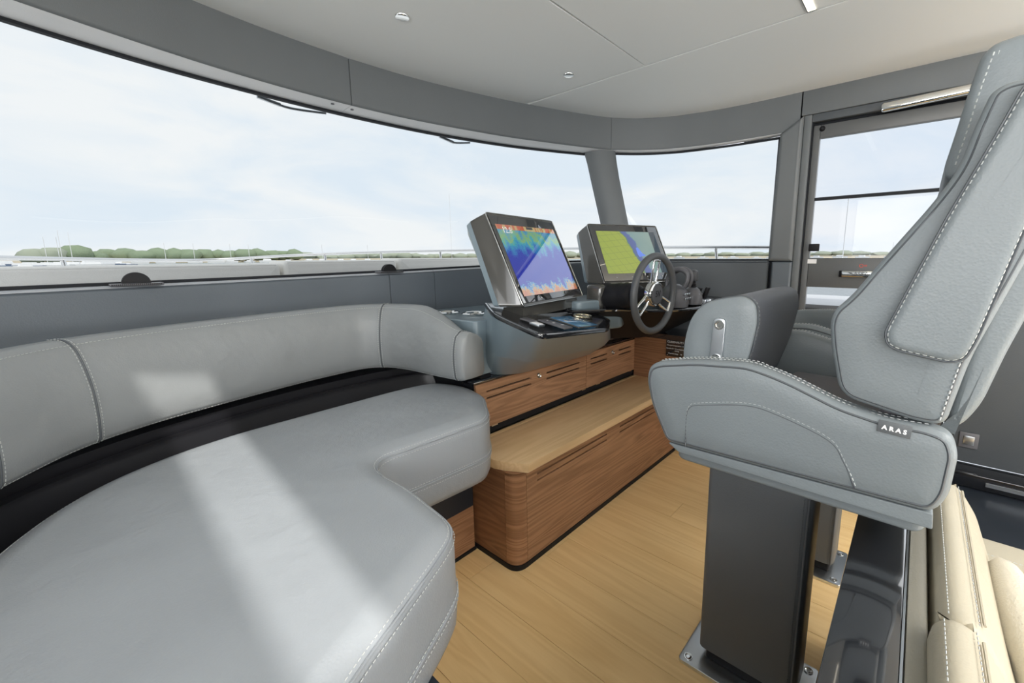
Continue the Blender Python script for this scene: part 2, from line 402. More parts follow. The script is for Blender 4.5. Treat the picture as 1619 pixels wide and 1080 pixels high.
# ---- ceiling
ce = struct_root('ceiling', (CX, 0, 2.07))
def prism(name, P, z0, z1, m, parent, bev=0):
    n = len(P); vs = [V((p[0], p[1], z0)) for p in P] + [V((p[0], p[1], z1)) for p in P]
    fs = [tuple(range(n)), tuple(range(2*n-1, n-1, -1))] + [(i, (i+1) % n, n+(i+1) % n, n+i) for i in range(n)]
    o = mesh(name, vs, fs, m, parent, False)
    return o
edge = [p for p in HCc]
fw = [V((p.x, p.y)) for p in edge if p.x < 1.902 and p.y > 1.067]
fw.sort(key=lambda p: p.x)
yp = min(HCc, key=lambda p: abs(p.y-1.067)+(0 if p.x < 0 else 9)); 
P1 = [V((yp.x, 1.067))] + [p for p in fw] + [V((1.902, 1.067))]
prism('ceiling_panel', P1, 2.07, 2.10, 'ceil', ce)
sb = [V((p.x, p.y)) for p in edge if p.x > 1.909]
prism('ceiling_panel', [V((1.909, sb[0].y+.01))] + sb + [V((2.75, -3.2)), V((1.909, -3.2))], 2.069, 2.10, 'ceil', ce)
pt = [V((p.x, p.y)) for p in edge if p.x < .5 and p.y < 1.061]
h = [(-.287, -1.084), (-.24, -1.10), (-.05, .346), (-.22, .346)]
prism('ceiling_panel', pt[::1] and [(1.902, 1.061)] + [(1.902, .346), (-.067, .346), (-.247, .346), (-1.01, .346)] + [tuple(p) for p in pt if p.y > .346], 2.07, 2.10, 'ceil', ce)
prism('ceiling_panel', [(-1.01, .346), (-.247, .346), (-.287, -1.084), (-1.01, -1.084)], 2.07, 2.10, 'ceil', ce)  # unseen slot added beside this panel, shaped to drop a sun strip on the settee
prism('ceiling_panel', [(-.067, .346), (1.902, .346), (1.902, -1.084), (-.147, -1.084)], 2.07, 2.10, 'ceil', ce)
prism('ceiling_panel', [(-1.01, -1.084), (1.902, -1.084), (1.902, -3.2), (-1.01, -3.2)], 2.07, 2.10, 'ceil', ce)
prism('roof_skin', [(p.x*1.06-.05, p.y*1.08) for p in HCc] + [(2.9, .346), (-.067, .346), (-.247, .346), (-1.15, .346)], 2.11, 2.16, 'deck', ce)
prism('roof_skin', [(-1.15, .346), (-.247, .346), (-.287, -1.084), (-1.15, -1.084)], 2.11, 2.16, 'deck', ce)
prism('roof_skin', [(-.067, .346), (2.9, .346), (2.9, -1.084), (-.147, -1.084)], 2.11, 2.16, 'deck', ce)
prism('roof_skin', [(-1.15, -1.084), (2.9, -1.084), (2.9, -3.3), (-1.15, -3.3)], 2.11, 2.16, 'deck', ce)
# ---- header band (curved)
hd = struct_root('trim_1', (CX, 1.9, 1.97))
GTc = catmull(v3(mir(GTa+GTb)[:-1] + GTa + GTb), 6)
H = resample(HCc, 140); G = resample(GTc, 140)
cuts = [-9, -.66, .953, 2.402, 9]
for a, b in zip(cuts, cuts[1:]):
    idx = [i for i in range(140) if a <= H[i].x < b]
    if b < 9: idx.append(idx[-1]+1)
    rings = []
    for i in idx:
        hp, g = H[i], G[i]; d = (g-hp); d.z = 0; k = .001 if i in (idx[0], idx[-1]) else 0
        sec = [(0+k*2, 2.07), (0+k*2, 1.888), (.002+k*2, 1.880), (.008, 1.8765)]
        dn = d.normalized()
        ring = [V((hp.x+dn.x*o, hp.y+dn.y*o, z)) for o, z in sec] + [V((g.x+dn.x*.04, g.y+dn.y*.04, 1.882)), V((g.x+dn.x*.04, g.y+dn.y*.04, 2.07))]
        rings.append(ring)
    # pull the ends in by a hair so that the seams read
    for e_, nb in ((0, 1), (-1, -2)):
        dv = (rings[nb][0]-rings[e_][0]).normalized()*.0016; rings[e_] = [p+dv for p in rings[e_]]
    loft('header_panel', rings, 'header', hd, angle=50)
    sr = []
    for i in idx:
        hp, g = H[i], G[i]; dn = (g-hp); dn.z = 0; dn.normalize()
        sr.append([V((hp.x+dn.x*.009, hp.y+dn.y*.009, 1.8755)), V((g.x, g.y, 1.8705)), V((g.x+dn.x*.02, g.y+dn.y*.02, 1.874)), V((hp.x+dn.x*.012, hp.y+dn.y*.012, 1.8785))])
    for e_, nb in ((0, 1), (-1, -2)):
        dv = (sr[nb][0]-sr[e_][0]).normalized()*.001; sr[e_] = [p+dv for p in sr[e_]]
    loft('header_soffit', sr, 'soffit_lit', hd, angle=50)
for p in ((.90, 2.05, 1.8725), (.99, 2.06, 1.8725)):
    lathe('screw_cap', [(.0001, -.002), (.007, -.002), (.007, .002), (.0001, .002)], p, (0, 0, 1), 'plastic', hd, 12)
box('header_panel', 2.75, 2.80, -.19, .576, 1.945, 2.11, 'header', hd, .006)
box('header_panel', 2.75, 2.80, -3.2, -.194, 1.87, 2.07, 'header', hd, .006)
box('header_panel', -1.06, -1.01, -3.2, .577, 1.87, 2.07, 'header', hd, .006)
# ---- windows
def glazing(name, top, bot, edgew=.012, n=40, m='glass'):
    w = struct_root(name, tuple((top[0]+bot[-1])/2))
    T = resample(catmull(top, 6), n); B = resample(catmull(bot, 6), n)
    rings = []
    for t, b in zip(T, B): rings.append([t, b])
    loft('pane', rings, m, w, cap=False, closed=False)
    for P, sec in ((T, [(-.006, -.008), (-.006, .002), (.014, .004), (.014, -.008)]), (B, [(-.010, .006), (-.010, -.006), (.014, -.006), (.014, .006)])):
        sweep('gasket', P, sec, 'rubber', w)
    for t, b in ((T[0], B[0]), (T[-1], B[-1])):
        tube('gasket', [t, b], .006, 'rubber', w, 6)
    return w
glazing('window_1', v3(mir(GTa)[:-1] + GTa), v3(mirs(GBa)[:-1] + GBa), n=70)
glazing('window_2', v3(GTb), v3(GBb))
glazing('window_3', v3(mir(GTb)), v3(mirs(GBb)))
# ---- pillars
def pillar(name, t0, t1, b0, b1):
    w = struct_root(name, tuple((V(t0)+V(b1))/2)); rings = []
    for s in (0, .12, .25, .5, .75, .88, 1):
        a = V(b0).lerp(V(t0), s); b = V(b1).lerp(V(t1), s); c = (a+b)/2; hw = (b-a)/2; n = V((CX, .2, c.z))-c; n.z = 0; n.normalize()
        fl_ = 1 + .10*max(0, s-.8)/.2
        rings.append([c + hw*math.cos(t)*1.06*fl_ + n*(.055*math.sin(t) if math.sin(t) > 0 else .03*math.sin(t)) for t in [2*math.pi*k/28 for k in range(28)]])
    loft('pillar_cover', rings, 'header', w)
pillar('trim_2', (2.378, 1.75, 1.885), (2.478, 1.605, 1.885), (2.462, 1.602, 1.16), (2.575, 1.474, 1.16))
pillar('trim_3', (2*CX-2.378, 1.75, 1.885), (2*CX-2.478, 1.605, 1.885), (2*CX-2.462, 1.602, 1.11), (2*CX-2.575, 1.474, 1.11))
# starboard post between side window and door
sp = struct_root('trim_4', (2.76, .62, 1.5))
puff('post_cover', [(.562, 1.166), (.562, 1.945), (.675, 1.87), (.688, 1.168)], 'X', 2.735, 2.80, .02, 'header', sp, fil=.004)
puff('post_cover', [(.562, .2), (.562, 1.164), (.668, 1.164), (.668, .2)], 'X', 2.74, 2.80, .012, 'vinyl', sp, fil=.004)
# ---- lower walls
wf = struct_root('wall_forward', (CX, 1.95, .6))
GBc = catmull(v3(mirs(GBa + GBb)[:-1] + GBa + GBb), 6); GBr = resample(GBc, 200)
sec = [(.03, -.012), (-.040, -.012), (-.047, -.018), (-.050, -.04), (-.050, -1.1), (.03, -1.1)]
cuts = [-9, -.9, 1.06, 1.30, 2.30, 9]; mats = ['vinyl', 'vinyl', 'vinyl', 'vinyl', 'vinyl_dark']
for a, b, mm in zip(cuts, cuts[1:], mats):
    idx = [i for i in range(200) if a <= GBr[i].x < b]
    if idx[-1] < 199: idx.append(idx[-1]+1)
    P = [GBr[i] for i in idx]
    ds = (P[1]-P[0]).normalized()*.0015; de = (P[-2]-P[-1]).normalized()*.0015
    Q = [P[0]+ds] + P[1:-1] + [P[-1]+de]
    sweep('wall_panel', Q, sec, mm, wf)
    sweep('sill_top', Q, [(.0, -.0115), (.0, -.004), (-.030, -.004), (-.040, -.007), (-.044, -.0115)], 'sill_sheen' if mm == 'vinyl' else 'vinyl_dark', wf)
ws = struct_root('wall_starboard', (2.77, -1.6, .6))
box('wall_panel', 2.75, 2.80, -3.2, -.20, .21, 1.15, 'vinyl_dark', ws, .004)
box('ledge', 2.62, 2.80, -3.2, .55, .14, .205, 'black', ws, .004)
box('trim_strip', 2.612, 2.6195, -3.2, -.32, .165, .18, 'steel', ws)
box('wall_panel', 2.70, 2.80, -3.2, .55, 0.0, .139, 'black', ws)
box('side_locker', 2.12, 2.699, -3.2, -.14, .0, .135, 'navy_panel', ws, .006)
uo = box('threshold', 2.76, 2.80, -.2, .55, .205, .30, 'blackmat', ws)
box('switch_plate', 2.742, 2.7499, -.29, -.222, .285, .36, 'plastic_l', ws, .003)
box('switch_rocker', 2.738, 2.7415, -.275, -.237, .302, .345, 'steel', ws, .002)
wa_ = struct_root('wall_aft', (.9, -3.23, 1))
box('wall_panel', -1.06, 2.80, -3.26, -3.2, 0, 2.07, 'header', wa_)
wp = struct_root('wall_port', (-1.03, -1.6, .6))
box('wall_panel', -1.06, -1.01, -3.2, .6, 0, 1.16, 'vinyl', wp)
# ---- starboard door
dr = struct_root('door_1', (2.79, .15, .3))
box('lintel', 2.801, 2.86, -.25, .9, 1.885, 2.11, 'rubber', dr)
box('lintel', 2.801, 2.84, .52, .80, .2, 1.172, 'rubber', dr)
X0, X1 = 2.775, 2.81
fr_ = 'darkframe'
def pane(y0, y1, z0, z1, m, par):
    return mesh('pane', [(2.792, y0, z0), (2.792, y1, z0), (2.792, y1, z1), (2.792, y0, z1)], [(0, 1, 2, 3)], m, par, False)
box('jamb', 2.752, 2.80, .524, .561, .21, 1.945, 'header', dr, .006)
box('jamb', 2.765, 2.80, .518, .5235, .21, 1.92, 'rubber', dr)
box('jamb', 2.755, 2.80, -.195, .523, 1.905, 1.944, 'vinyl_dark', dr, .004)
box('jamb', 2.752, 2.80, -.198, -.165, .21, 1.904, 'header', dr, .004)
box('door_stile', X0, X1, .484, .516, .31, 1.888, fr_, dr, .003)
box('door_stile', X0, X1, -.162, -.125, .31, 1.888, fr_, dr, .003)
box('door_rail', X0, X1, -.124, .483, 1.821, 1.888, fr_, dr, .003)
box('door_rail', X0-.002, X1, -.124, .483, 1.024, 1.186, fr_, dr, .003)
box('door_rail', X0, X1, -.124, .483, .31, .42, fr_, dr, .003)
box('glazing_bar', X0+.004, X1, -.124, .483, 1.497, 1.512, 'rubber', dr)
pane( -.124, .4825, 1.5125, 1.8205, 'glass_clear', dr)
pane( -.124, .4825, 1.187, 1.4965, 'glass_clear', dr)
pane( -.124, .4825, .421, 1.0235, 'glass_clear', dr)
lathe('knob', [(.0001, -.014), (.007, -.013), (.013, -.006), (.014, 0), (.0001, 0)], (X0, .475, 1.868), (1, 0, 0), 'blackmat', dr, 16)
box('latch', X0-.022, X0, .437, .487, 1.222, 1.262, 'blackmat', dr, .004)
box('handle_recess', X0-.006, X0-.0022, .10, .335, 1.083, 1.117, 'blackmat', dr, .003)
hb = box('handle', X0-.028, X0-.0065, .06, .322, 1.084, 1.118, 'chrome', dr, .006)
text('lettering', 'ASSA', (X0-.0282, .235, 1.101), (0, -1, 0), (0, 0, 1), .03, 'plastic', hb)
box('sticker', X0-.004, X0-.0022, .445, .489, 1.155, 1.178, 'white', dr)
text('red_mark', 'O=', (X0-.0026, .232, 1.143), (0, -1, 0), (0, 0, 1), .026, 'red', dr)
box('door_closer', 2.66, 2.70, -.30, -.11, 1.895, 1.935, 'plastic_l', dr, .006)
obox('door_closer_arm', (2.70, .045, 1.905), ((0, 1, -.04), (1, 0, 0), (0, .04, 1)), (.36, .035, .042), 'chrome', dr, .014, 4)
# ---- downlights and strip
for (x, y, lab) in ((.949, 1.533, 'small round chrome ring downlight in the ceiling near the windshield middle'), (1.746, 1.39, 'small round chrome ring downlight in the ceiling nearer the pillar')):
    t = thing('downlight', lab, 'ceiling light', (x, y, 2.068), 'recessed ceiling downlights')
    lathe('ring', [(.0145, -.003), (.024, -.004), (.026, -.001), (.026, .001), (.0145, .001)], (x, y, 2.069), (0, 0, 1), 'chrome', t, 24)
    lathe('lens', [(.0001, -.0012), (.0140, -.0012), (.0140, .0005), (.0001, .0005)], (x, y, 2.069), (0, 0, 1), 'plastic', t, 24)
t = thing('led_strip_light', 'glowing recessed linear strip lamp in the cream ceiling', 'ceiling light', (1.4, .39, 2.068))
box('diffuser', .95, 1.888, .379, .402, 2.0665, 2.0699, 'led', t)
box('frame', .944, 1.894, .402, .406, 2.0655, 2.0699, 'chrome', t)
box('frame', 1.8885, 1.894, .375, .4015, 2.0655, 2.0699, 'chrome', t)
# ---- pop-up vents on the sill
for (x, y, z, lab) in ((.17, 1.885, 1.119, 'black half-round sill fitting on slotted base, left, near the backrest seam'), (1.07, 1.965, 1.129, 'black half-round sill fitting on slotted base, right, beside the left screen')):
    t = thing('sill_vent', lab, 'vent', (x, y, z), 'half-round fittings on the windshield sill')
    box('base', x-.062, x+.062, y-.022, y+.03, z-.001, z+.006, 'plastic_l', t, .002)
    for k in range(26): box('slot', x-.058+k*.0045, x-.0555+k*.0045, y-.0235, y-.0222, z+.001, z+.005, 'blackmat', t)
    for yy in (.002, .016):
        ring = [V((x+.034*math.cos(a), 0, z+.006+.034*math.sin(a))) for a in [math.pi*i/20 for i in range(21)]]
        loft('disc', [[V((p.x, y+yy-.004, p.z)) for p in ring], [V((p.x, y+yy+.004, p.z)) for p in ring]], 'blackmat', t)
# ---- outside wipers under the header
for (a, b, lab) in (((.66, 2.2, 1.874), (.93, 2.2, 1.872), 'steel wiper arm outside above the windshield, left of the seam'), ((1.53, 2.13, 1.868), (1.70, 2.10, 1.868), 'thin steel wiper arm outside the windshield, right of the seam')):
    t = thing('wiper', lab, 'wiper', a, 'wipers outside the windshield')
    A, B = V(a), V(b); mid = A.lerp(B, .35); mid.z -= .014
    tube('arm', catmull([A, mid, A.lerp(B, .6)-V((0, 0, .012)), B], 6), .006, 'steel', t, 8)
    obox('blade_holder', A.lerp(mid, .4), (mid-A, (0, 1, 0), (0, 0, 1)), (.09, .014, .014), 'steel', t, .003)

# ================================================================ OUTSIDE
fd = struct_root('trim_9', (CX, 3, .9))
prism('foredeck', [(-2.2, 2.2), (-1.4, 4.2), (.9, 6.2), (3.1, 4.2), (3.6, 2.2), (3.6, -3), (3.0, -3), (2.9, 1.0), (2.6, 1.9), (.9, 2.25), (-.8, 1.9), (-1.1, 1.0), (-1.2, -3), (-2.0, -3)], .70, .9, 'deck', fd)
prism('side_deck', [(2.83, -3), (3.55, -3), (3.55, 2.2), (2.83, 1.2)], .9, .92, 'deck', fd)
def pad(x0, x1, z, lab, y0=2.75):
    t = thing('deck_cushion', lab, 'cushion', ((x0+x1)/2, y0, .9), 'pale cushions on the foredeck')
    Pp = [(x0, .901), (x1, .901), (x1, z), (x0, z)]
    puff('cover', Pp, 'Y', y0, y0+.30, .035, 'deckpad', t, fil=.03, bulge=.01, bi=.02)
    tube('piping', [(x0+.02, y0+.012, z-.012), (x1-.02, y0+.012, z-.012)], .004, 'deckpad', t, 6)
pad(-.62, .845, 1.172, 'long pale deck cushion outside the windshield, at the far left')
pad(.862, 1.56, 1.186, 'pale deck cushion outside the windshield, between two cushion joints')
pad(1.574, 2.70, 1.196, 'pale deck cushion outside the windshield, just left of the left screen')
rp = catmull([V(p) for p in ((-1.9, 1.4, 1.25), (-1.2, 2.6, 1.235), (-.3, 3.5, 1.215), (.35, 4.2, 1.195), (.84, 4.4, 1.191), (1.38, 4.2, 1.224), (1.84, 4.0, 1.245), (2.24, 3.75, 1.257), (2.72, 3.35, 1.267), (3.1, 2.7, 1.275), (3.28, 2.0, 1.274), (3.32, 1.56, 1.271), (3.32, 1.1, 1.263), (3.32, .75, 1.255))], 8)
rl = thing('guard_rail', 'thin polished steel guard rail running round the foredeck outside the windows', 'railing', (.9, 3.5, .9))
tube('handrail', rp, .0125, 'rail', rl, 10)
for i in (20, 36, 44, 52, 60, 84, 94):
    p = rp[i]; tube('stanchion', [p, V((p.x*.985+.02, p.y-.06, .9))], .011, 'rail', rl, 8)
# water, far shore, trees and boats
wv = 2500
wo = mesh('sea_water', [(-wv, -wv, -1.6), (wv, -wv, -1.6), (wv, wv, -1.6), (-wv, wv, -1.6)], [(0, 1, 2, 3)], 'water', None, False)
tag(wo, 'pale grey harbour water reaching to the far shore', 'water', kind='stuff')
def blob(rr, c, r, h, parent, m):
    bm = bmesh.new(); bmesh.ops.create_icosphere(bm, subdivisions=2, radius=1)
    for v in bm.verts:
        k = 1+rr.uniform(-.16, .16); v.co = V((c[0]+v.co.x*r*k, c[1]+v.co.y*r*k, max(c[2], c[2]+h*(.5+.5*v.co.z*k))))
    me = bpy.data.meshes.new('crown'); bm.to_mesh(me); bm.free(); return finish('crown', me, m, parent, True, 80)
def shore_pt(az, d): return V((math.sin(az)*d, math.cos(az)*d, -1.6))
R = random.Random(11)
k = 0
def bigtree(azd, d, w, h, lab, m='tree', grp='trees on the far shore'):
    c = shore_pt(math.radians(azd), d)
    t = thing('tree', lab, 'tree', tuple(c), grp)
    blob(R, (c.x, c.y, c.z+h*.12), w/2, h*.88, t, m)
    tube('trunk', [c-V((0, 0, .5)), c+V((0, 0, h*.5))], w*.04, 'sand', t, 6)
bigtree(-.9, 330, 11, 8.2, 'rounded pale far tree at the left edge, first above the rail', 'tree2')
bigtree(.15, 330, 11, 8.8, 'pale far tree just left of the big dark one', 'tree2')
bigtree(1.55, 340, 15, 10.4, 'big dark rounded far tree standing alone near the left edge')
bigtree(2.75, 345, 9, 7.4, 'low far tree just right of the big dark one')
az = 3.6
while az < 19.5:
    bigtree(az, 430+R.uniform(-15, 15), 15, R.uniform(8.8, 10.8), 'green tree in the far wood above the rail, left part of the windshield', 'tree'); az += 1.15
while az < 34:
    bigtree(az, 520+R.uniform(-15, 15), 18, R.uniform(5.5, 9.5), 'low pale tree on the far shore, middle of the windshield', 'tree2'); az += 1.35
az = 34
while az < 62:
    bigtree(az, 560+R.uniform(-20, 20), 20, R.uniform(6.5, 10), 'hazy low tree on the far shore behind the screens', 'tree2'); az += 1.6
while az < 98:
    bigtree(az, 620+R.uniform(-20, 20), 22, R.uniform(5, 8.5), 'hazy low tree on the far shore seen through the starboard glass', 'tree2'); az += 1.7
pts = []
for i in range(80):
    a = math.radians(-6+i*1.35); pts.append((a, 425 if i < 30 else 545))
vs = []; 
for a, d in pts:
    for dd, z in ((d-12, -1.62), (d-8, -.5), (d+60, .8)): p = shore_pt(a, dd); vs.append((p.x, p.y, z))
so = mesh('shore', vs, [(i*3+j, i*3+j+1, (i+1)*3+j+1, (i+1)*3+j) for i in range(79) for j in range(2)], 'sand', None, True)
so['kind'] = 'stuff'; tag(so, 'low sandy strip of the far shore under the trees', 'shore')
def boat(azd, d, L, lab, mast=0, m='boat', grp='boats moored by the far shore', ang=None):
    c = shore_pt(math.radians(azd), d); a = ang if ang is not None else R.uniform(-.6, .6)+math.radians(azd)
    t = thing('boat', lab, 'boat', tuple(c), grp); u = V((math.cos(a), -math.sin(a), 0)); w = V((-u.y, u.x, 0)); Hh = L*.13
    def ring(s, k, z): return [c+u*L*s*x+w*L*k*y+V((0, 0, z)) for x, y in ((-.5, -.14), (-.5, .14), (.2, .15), (.5, 0), (.2, -.15))]
    loft('hull', [ring(.9, .8, -.1), ring(1, 1, Hh)], m, t)
    def r2(z, s): return [c+u*L*s*x+w*L*.8*s*y+V((0, 0, z)) for x, y in ((-.28, -.11), (-.28, .11), (.12, .11), (.2, 0), (.12, -.11))]
    loft('cabin', [r2(Hh, 1), r2(Hh+L*.10, .82)], 'boat', t)
    if mast: tube('mast', [c+V((0, 0, Hh)), c+V((0, 0, mast))], max(.05, d*.0004), 'boat', t, 6)
for i in range(26):
    boat(-3+i*.3+R.uniform(-.2, .2), 240+R.uniform(-40, 40), R.uniform(6, 11), 'small white boat in the far marina at the left edge', R.choice((0, 0, 12)) if i > 5 else 0, R.choice(('boat', 'boat', 'boatblue')))
for i in range(16):
    boat(6+i*1.7+R.uniform(-.4, .4), 380, R.uniform(7, 12), 'small white boat below the far wood, left of the screens', R.choice((0, 0, 13)))
for i in range(18):
    boat(62+i*2.1+R.uniform(-.5, .5), 470+R.uniform(-60, 40), R.uniform(8, 13), 'tiny white boat moored far off, seen through the starboard glass', R.choice((0, 0, 14)))
c = shore_pt(math.radians(39.5), 120)
boat(36.2, 150, 11, 'nearer sailing boat with a tall dark mast, left of the left screen', 23.6, 'boat', None)
boat(83.3, 60, 9, 'sailing boat with pale mast and stay seen through the door glass', 9.5, 'boat', None)
# ================================================================ SETTEE
st = thing('settee', 'curved blue-grey leather settee base with deep stitched seat cushion along the windshield', 'sofa', (.1, 1.0, 0))
outl = [(.978, 1.163), (1.035, 1.25), (1.062, 1.39), (1.03, 1.50), (.97, 1.553), (.832, 1.573), (.66, 1.568), (.495, 1.562), (.285, 1.55), (.109, 1.50), (-.03, 1.405), (-.135, 1.24), (-.21, 1.0), (-.26, .7), (-.28, .3), (-.28, -.3), (-.6, -.6), (-.95, -.6)]
frontl = [(-.95, -.1), (-.6, .05), (-.25, .24), (0.0, .385), (.186, .501), (.284, .552), (.40, .612), (.447, .645), (.468, .685), (.476, .76), (.482, .87), (.478, .97), (.492, 1.03), (.53, 1.058), (.583, 1.056), (.707, 1.051), (.83, 1.047), (.875, 1.053), (.915, 1.078), (.948, 1.118)]
# seat outline: back edge then the front edge with its inner corner
back_e = catmull([V(p) for p in outl[:15]], 6)
front_e = catmull([V(p) for p in frontl[3:]] + [V(outl[0])], 5)
poly = back_e + [V((-.28, .225))] + front_e[:-1]
poly = resample(poly, 260, True)
prof = [(.05, .440), (.024, .441), (.010, .450), (.002, .470), (0, .50), (-.002, .53), (0, .56), (0, .63), (.002, .648), (.006, .660), (.012, .667), (.02, .6715), (.035, .677), (.048, .680), (.054, .6802), (.060, .6802)]
rings = [[V((p.x, p.y, z)) for p in inset(poly, d)] for d, z in prof]
def clean_ring(r, base):
    return r
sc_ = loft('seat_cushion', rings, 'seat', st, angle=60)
for d, z, r_ in ((.004, .6585, .0028), (-.0022, .532, .0022)):
    tube('piping', [V((p.x, p.y, z)) for p in inset(poly, d)], r_, 'seat', sc_, 6, closed=True)
for d, z in ((.010, .6655), (-.001, .649), (-.0035, .541), (-.0035, .523)):
    stitches('stitching', [V((p.x, p.y, z)) for p in inset(poly, d)], 'thread', sc_, closed=True, r=.0009)
# recessed plinth under the seat
pl = [(-.28, -.3), (.0, -.3), (.05, .30), (.36, .50), (.36, .97), (.40, 1.295), (1.0, 1.295), (1.0, 1.5), (.0, 1.5), (-.28, 1.0)]
o = puff('plinth_front', pl, 'Z', .012, .197, .001, 'walnut', st, fil=0, n=1)
puff('plinth_top', [(p[0], p[1]) for p in pl], 'Z', .1975, .445, .001, 'navy_panel', st, fil=0, n=1)
puff('kickboard', [(-.28, -.3), (.0, -.3), (.055, .295), (.365, .495), (.365, .965), (.405, 1.288), (1.004, 1.288), (1.0, 1.5), (.0, 1.5), (-.28, 1.0)], 'Z', 0, .0118, .001, 'blackmat', st, fil=0, n=1)
# black ledge behind the seat: front face with a lip, top running under the backrest
lip = catmull([V((p[0], p[1], 0)) for p in ((-.42, .3), (-.40, .65), (-.33, 1.05), (-.235, 1.29), (-.137, 1.455), (.008, 1.562), (.212, 1.651), (.497, 1.714), (.753, 1.732), (.93, 1.722), (1.041, 1.69), (1.10, 1.64))], 8)
sweep('back_ledge', lip, [(-.03, .45), (-.03, .60), (0, .662), (0, .675), (.03, .675), (.035, .660), (.05, .660), (.05, .70), (.17, .70), (.17, .45)], 'ledge', st, absz=True)
# ================================================================ BACKREST
br = st
bp_ = catmull([V((p[0], p[1], 0)) for p in ((-.50, .0), (-.47, .5), (-.40, .9), (-.26, 1.21), (-.127, 1.40), (-.007, 1.55), (.13, 1.632), (.32, 1.690), (.566, 1.745), (.76, 1.768), (.842, 1.757), (.895, 1.70), (.925, 1.60), (.937, 1.50), (.947, 1.41), (.962, 1.318))], 8)
def brsec(s):
    top = 1.0 - max(0, (s-.93)/.07)*.025
    dr_ = max(0, min(1, (s-.80)/.20)); dr_ = dr_*dr_*(3-2*dr_); top0 = top
    k9 = lambda z, o: z - dr_*(.05+.05*max(0, (o-.02)/.10))*max(0, (z-.80)/.20)
    return [(o_, k9(z_, o_)) for o_, z_ in _brs(top)]
def _brs(top):
    return [(.05, .727), (.006, .730), (-.004, .745), (-.010, .80), (-.008, .87), (.004, .93), (.018, top-.03), (.032, top-.012), (.052, top-.001), (.085, top), (.112, top-.012), (.122, top-.045), (.126, .74), (.11, .727)]
n = len(bp_); rings = []
def outn2(P, i):
    a = P[max(0, i-1)]; b = P[min(len(P)-1, i+1)]; t = b-a; nn = V((-t.y, t.x, 0)); nn.normalize(); return nn
for i, p in enumerate(bp_):
    nn = outn2(bp_, i); rings.append([V((p.x+nn.x*o, p.y+nn.y*o, z)) for o, z in brsec(i/(n-1))])
# rounded starboard end
p = bp_[-1]; nn = outn2(bp_, n-1); t = (bp_[-1]-bp_[-3]).normalized(); S0 = brsec(1)
for k, (adv, shr) in enumerate(((.018, .0), (.032, .006), (.040, .016))):
    cx_, cz_ = .06, .86
    rings.append([V((p.x+nn.x*(o+(cx_-o)*shr*8)+t.x*adv, p.y+nn.y*(o+(cx_-o)*shr*8)+t.y*adv, z+(cz_-z)*shr*4)) for o, z in S0])
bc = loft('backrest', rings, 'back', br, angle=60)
def br_line(i, extra=.0015, k0=1, k1=10):
    s = brsec(i/(n-1)); nn = outn2(bp_, i); p = bp_[i]
    return [V((p.x+nn.x*(o-extra), p.y+nn.y*(o-extra), z+(extra if j > 6 else 0))) for j, (o, z) in enumerate(s)][k0:k1]
seams = [i for i in range(n)]
def near(x, y): return min(range(n), key=lambda i: (bp_[i]-V((x, y, 0))).length)
for (x, y) in ((-.127, 1.40), (.035, 1.575), (.875, 1.73), (.962, 1.318)):
    i = near(x, y)
    L = catmull(br_line(i, .001), 4); tube('seam', L, .0022, 'piping', bc, 6)
    for dv in (-.007, .007):
        tt = (bp_[min(n-1, i+1)]-bp_[max(0, i-1)]).normalized()
        stitches('stitching', [q+tt*dv for q in catmull(br_line(i, .002), 4)], 'thread', bc, r=.0008)
for j, dz in ((7, .0), (1, .002)):
    L = []
    for i in range(n):
        s = brsec(i/(n-1)); nn = outn2(bp_, i); o, z = s[j]; L.append(V((bp_[i].x+nn.x*(o-.0015), bp_[i].y+nn.y*(o-.0015), z+dz)))
    stitches('stitching', L, 'thread', bc, r=.0008)
# ================================================================ CONSOLE CABINET
cb = thing('console_cabinet', 'low walnut-fronted console cabinet with slotted drawer fronts and black top', 'cabinet', (1.75, 1.5, 0))
prism('carcass', [(1.08, 1.378), (2.50, 1.378), (2.40, 1.50), (2.2, 1.63), (1.9, 1.74), (1.5, 1.79), (1.08, 1.79)], .44, .674, 'black', cb)
prism('carcass', [(1.145, 1.40), (2.48, 1.40), (2.38, 1.51), (2.2, 1.62), (1.9, 1.73), (1.5, 1.78), (1.145, 1.78)], .6745, .90, 'black', cb)
box('reflection_panel', 1.78, 2.372, 1.3925, 1.3995, .70, .82, 'steel', cb)  # steel stands in for a bright reflection in the black face
box('top_trim', 1.075, 2.40, 1.359, 1.40, .676, .686, 'black', cb, .002)
def drawer(x0, x1, slots, knob):
    """slotted front: built as bars around open slots"""
    d = box('drawer_front', x0, x1, 1.370, 1.377, .472, .672, 'blackmat', cb)
    Y0, Y1 = 1.358, 1.3699
    zs = [.472, .598, .606, .628, .636, .672]
    xs = sorted(slots)
    # full-width bars between slot rows
    box('bar', x0, x1, Y0, Y1, .472, .598, 'walnut', d); box('bar', x0, x1, Y0, Y1, .606, .628, 'walnut', d); box('bar', x0, x1, Y0, Y1, .636, .672, 'walnut', d)
    for za, zb in ((.598, .606), (.628, .636)):
        cur = x0
        for a, b in xs:
            box('bar', cur, a, Y0, Y1, za, zb, 'walnut', d); cur = b
        box('bar', cur, x1, Y0, Y1, za, zb, 'walnut', d)
    lathe('lock', [(.0001, -.005), (.005, -.006), (.0065, -.002), (.0095, -.002), (.0125, -.005), (.014, -.001), (.0001, 0)], (knob, Y0, .632), (0, 1, 0), 'chrome', d, 20)
drawer(1.086, 1.862, [(1.142, 1.42), (1.53, 1.80)], 1.473)
drawer(1.866, 2.39, [(1.905, 2.07), (2.20, 2.345)], 2.13)
box('shadow_gap', 1.10, 2.385, 1.364, 1.375, .441, .471, 'blackmat', cb)
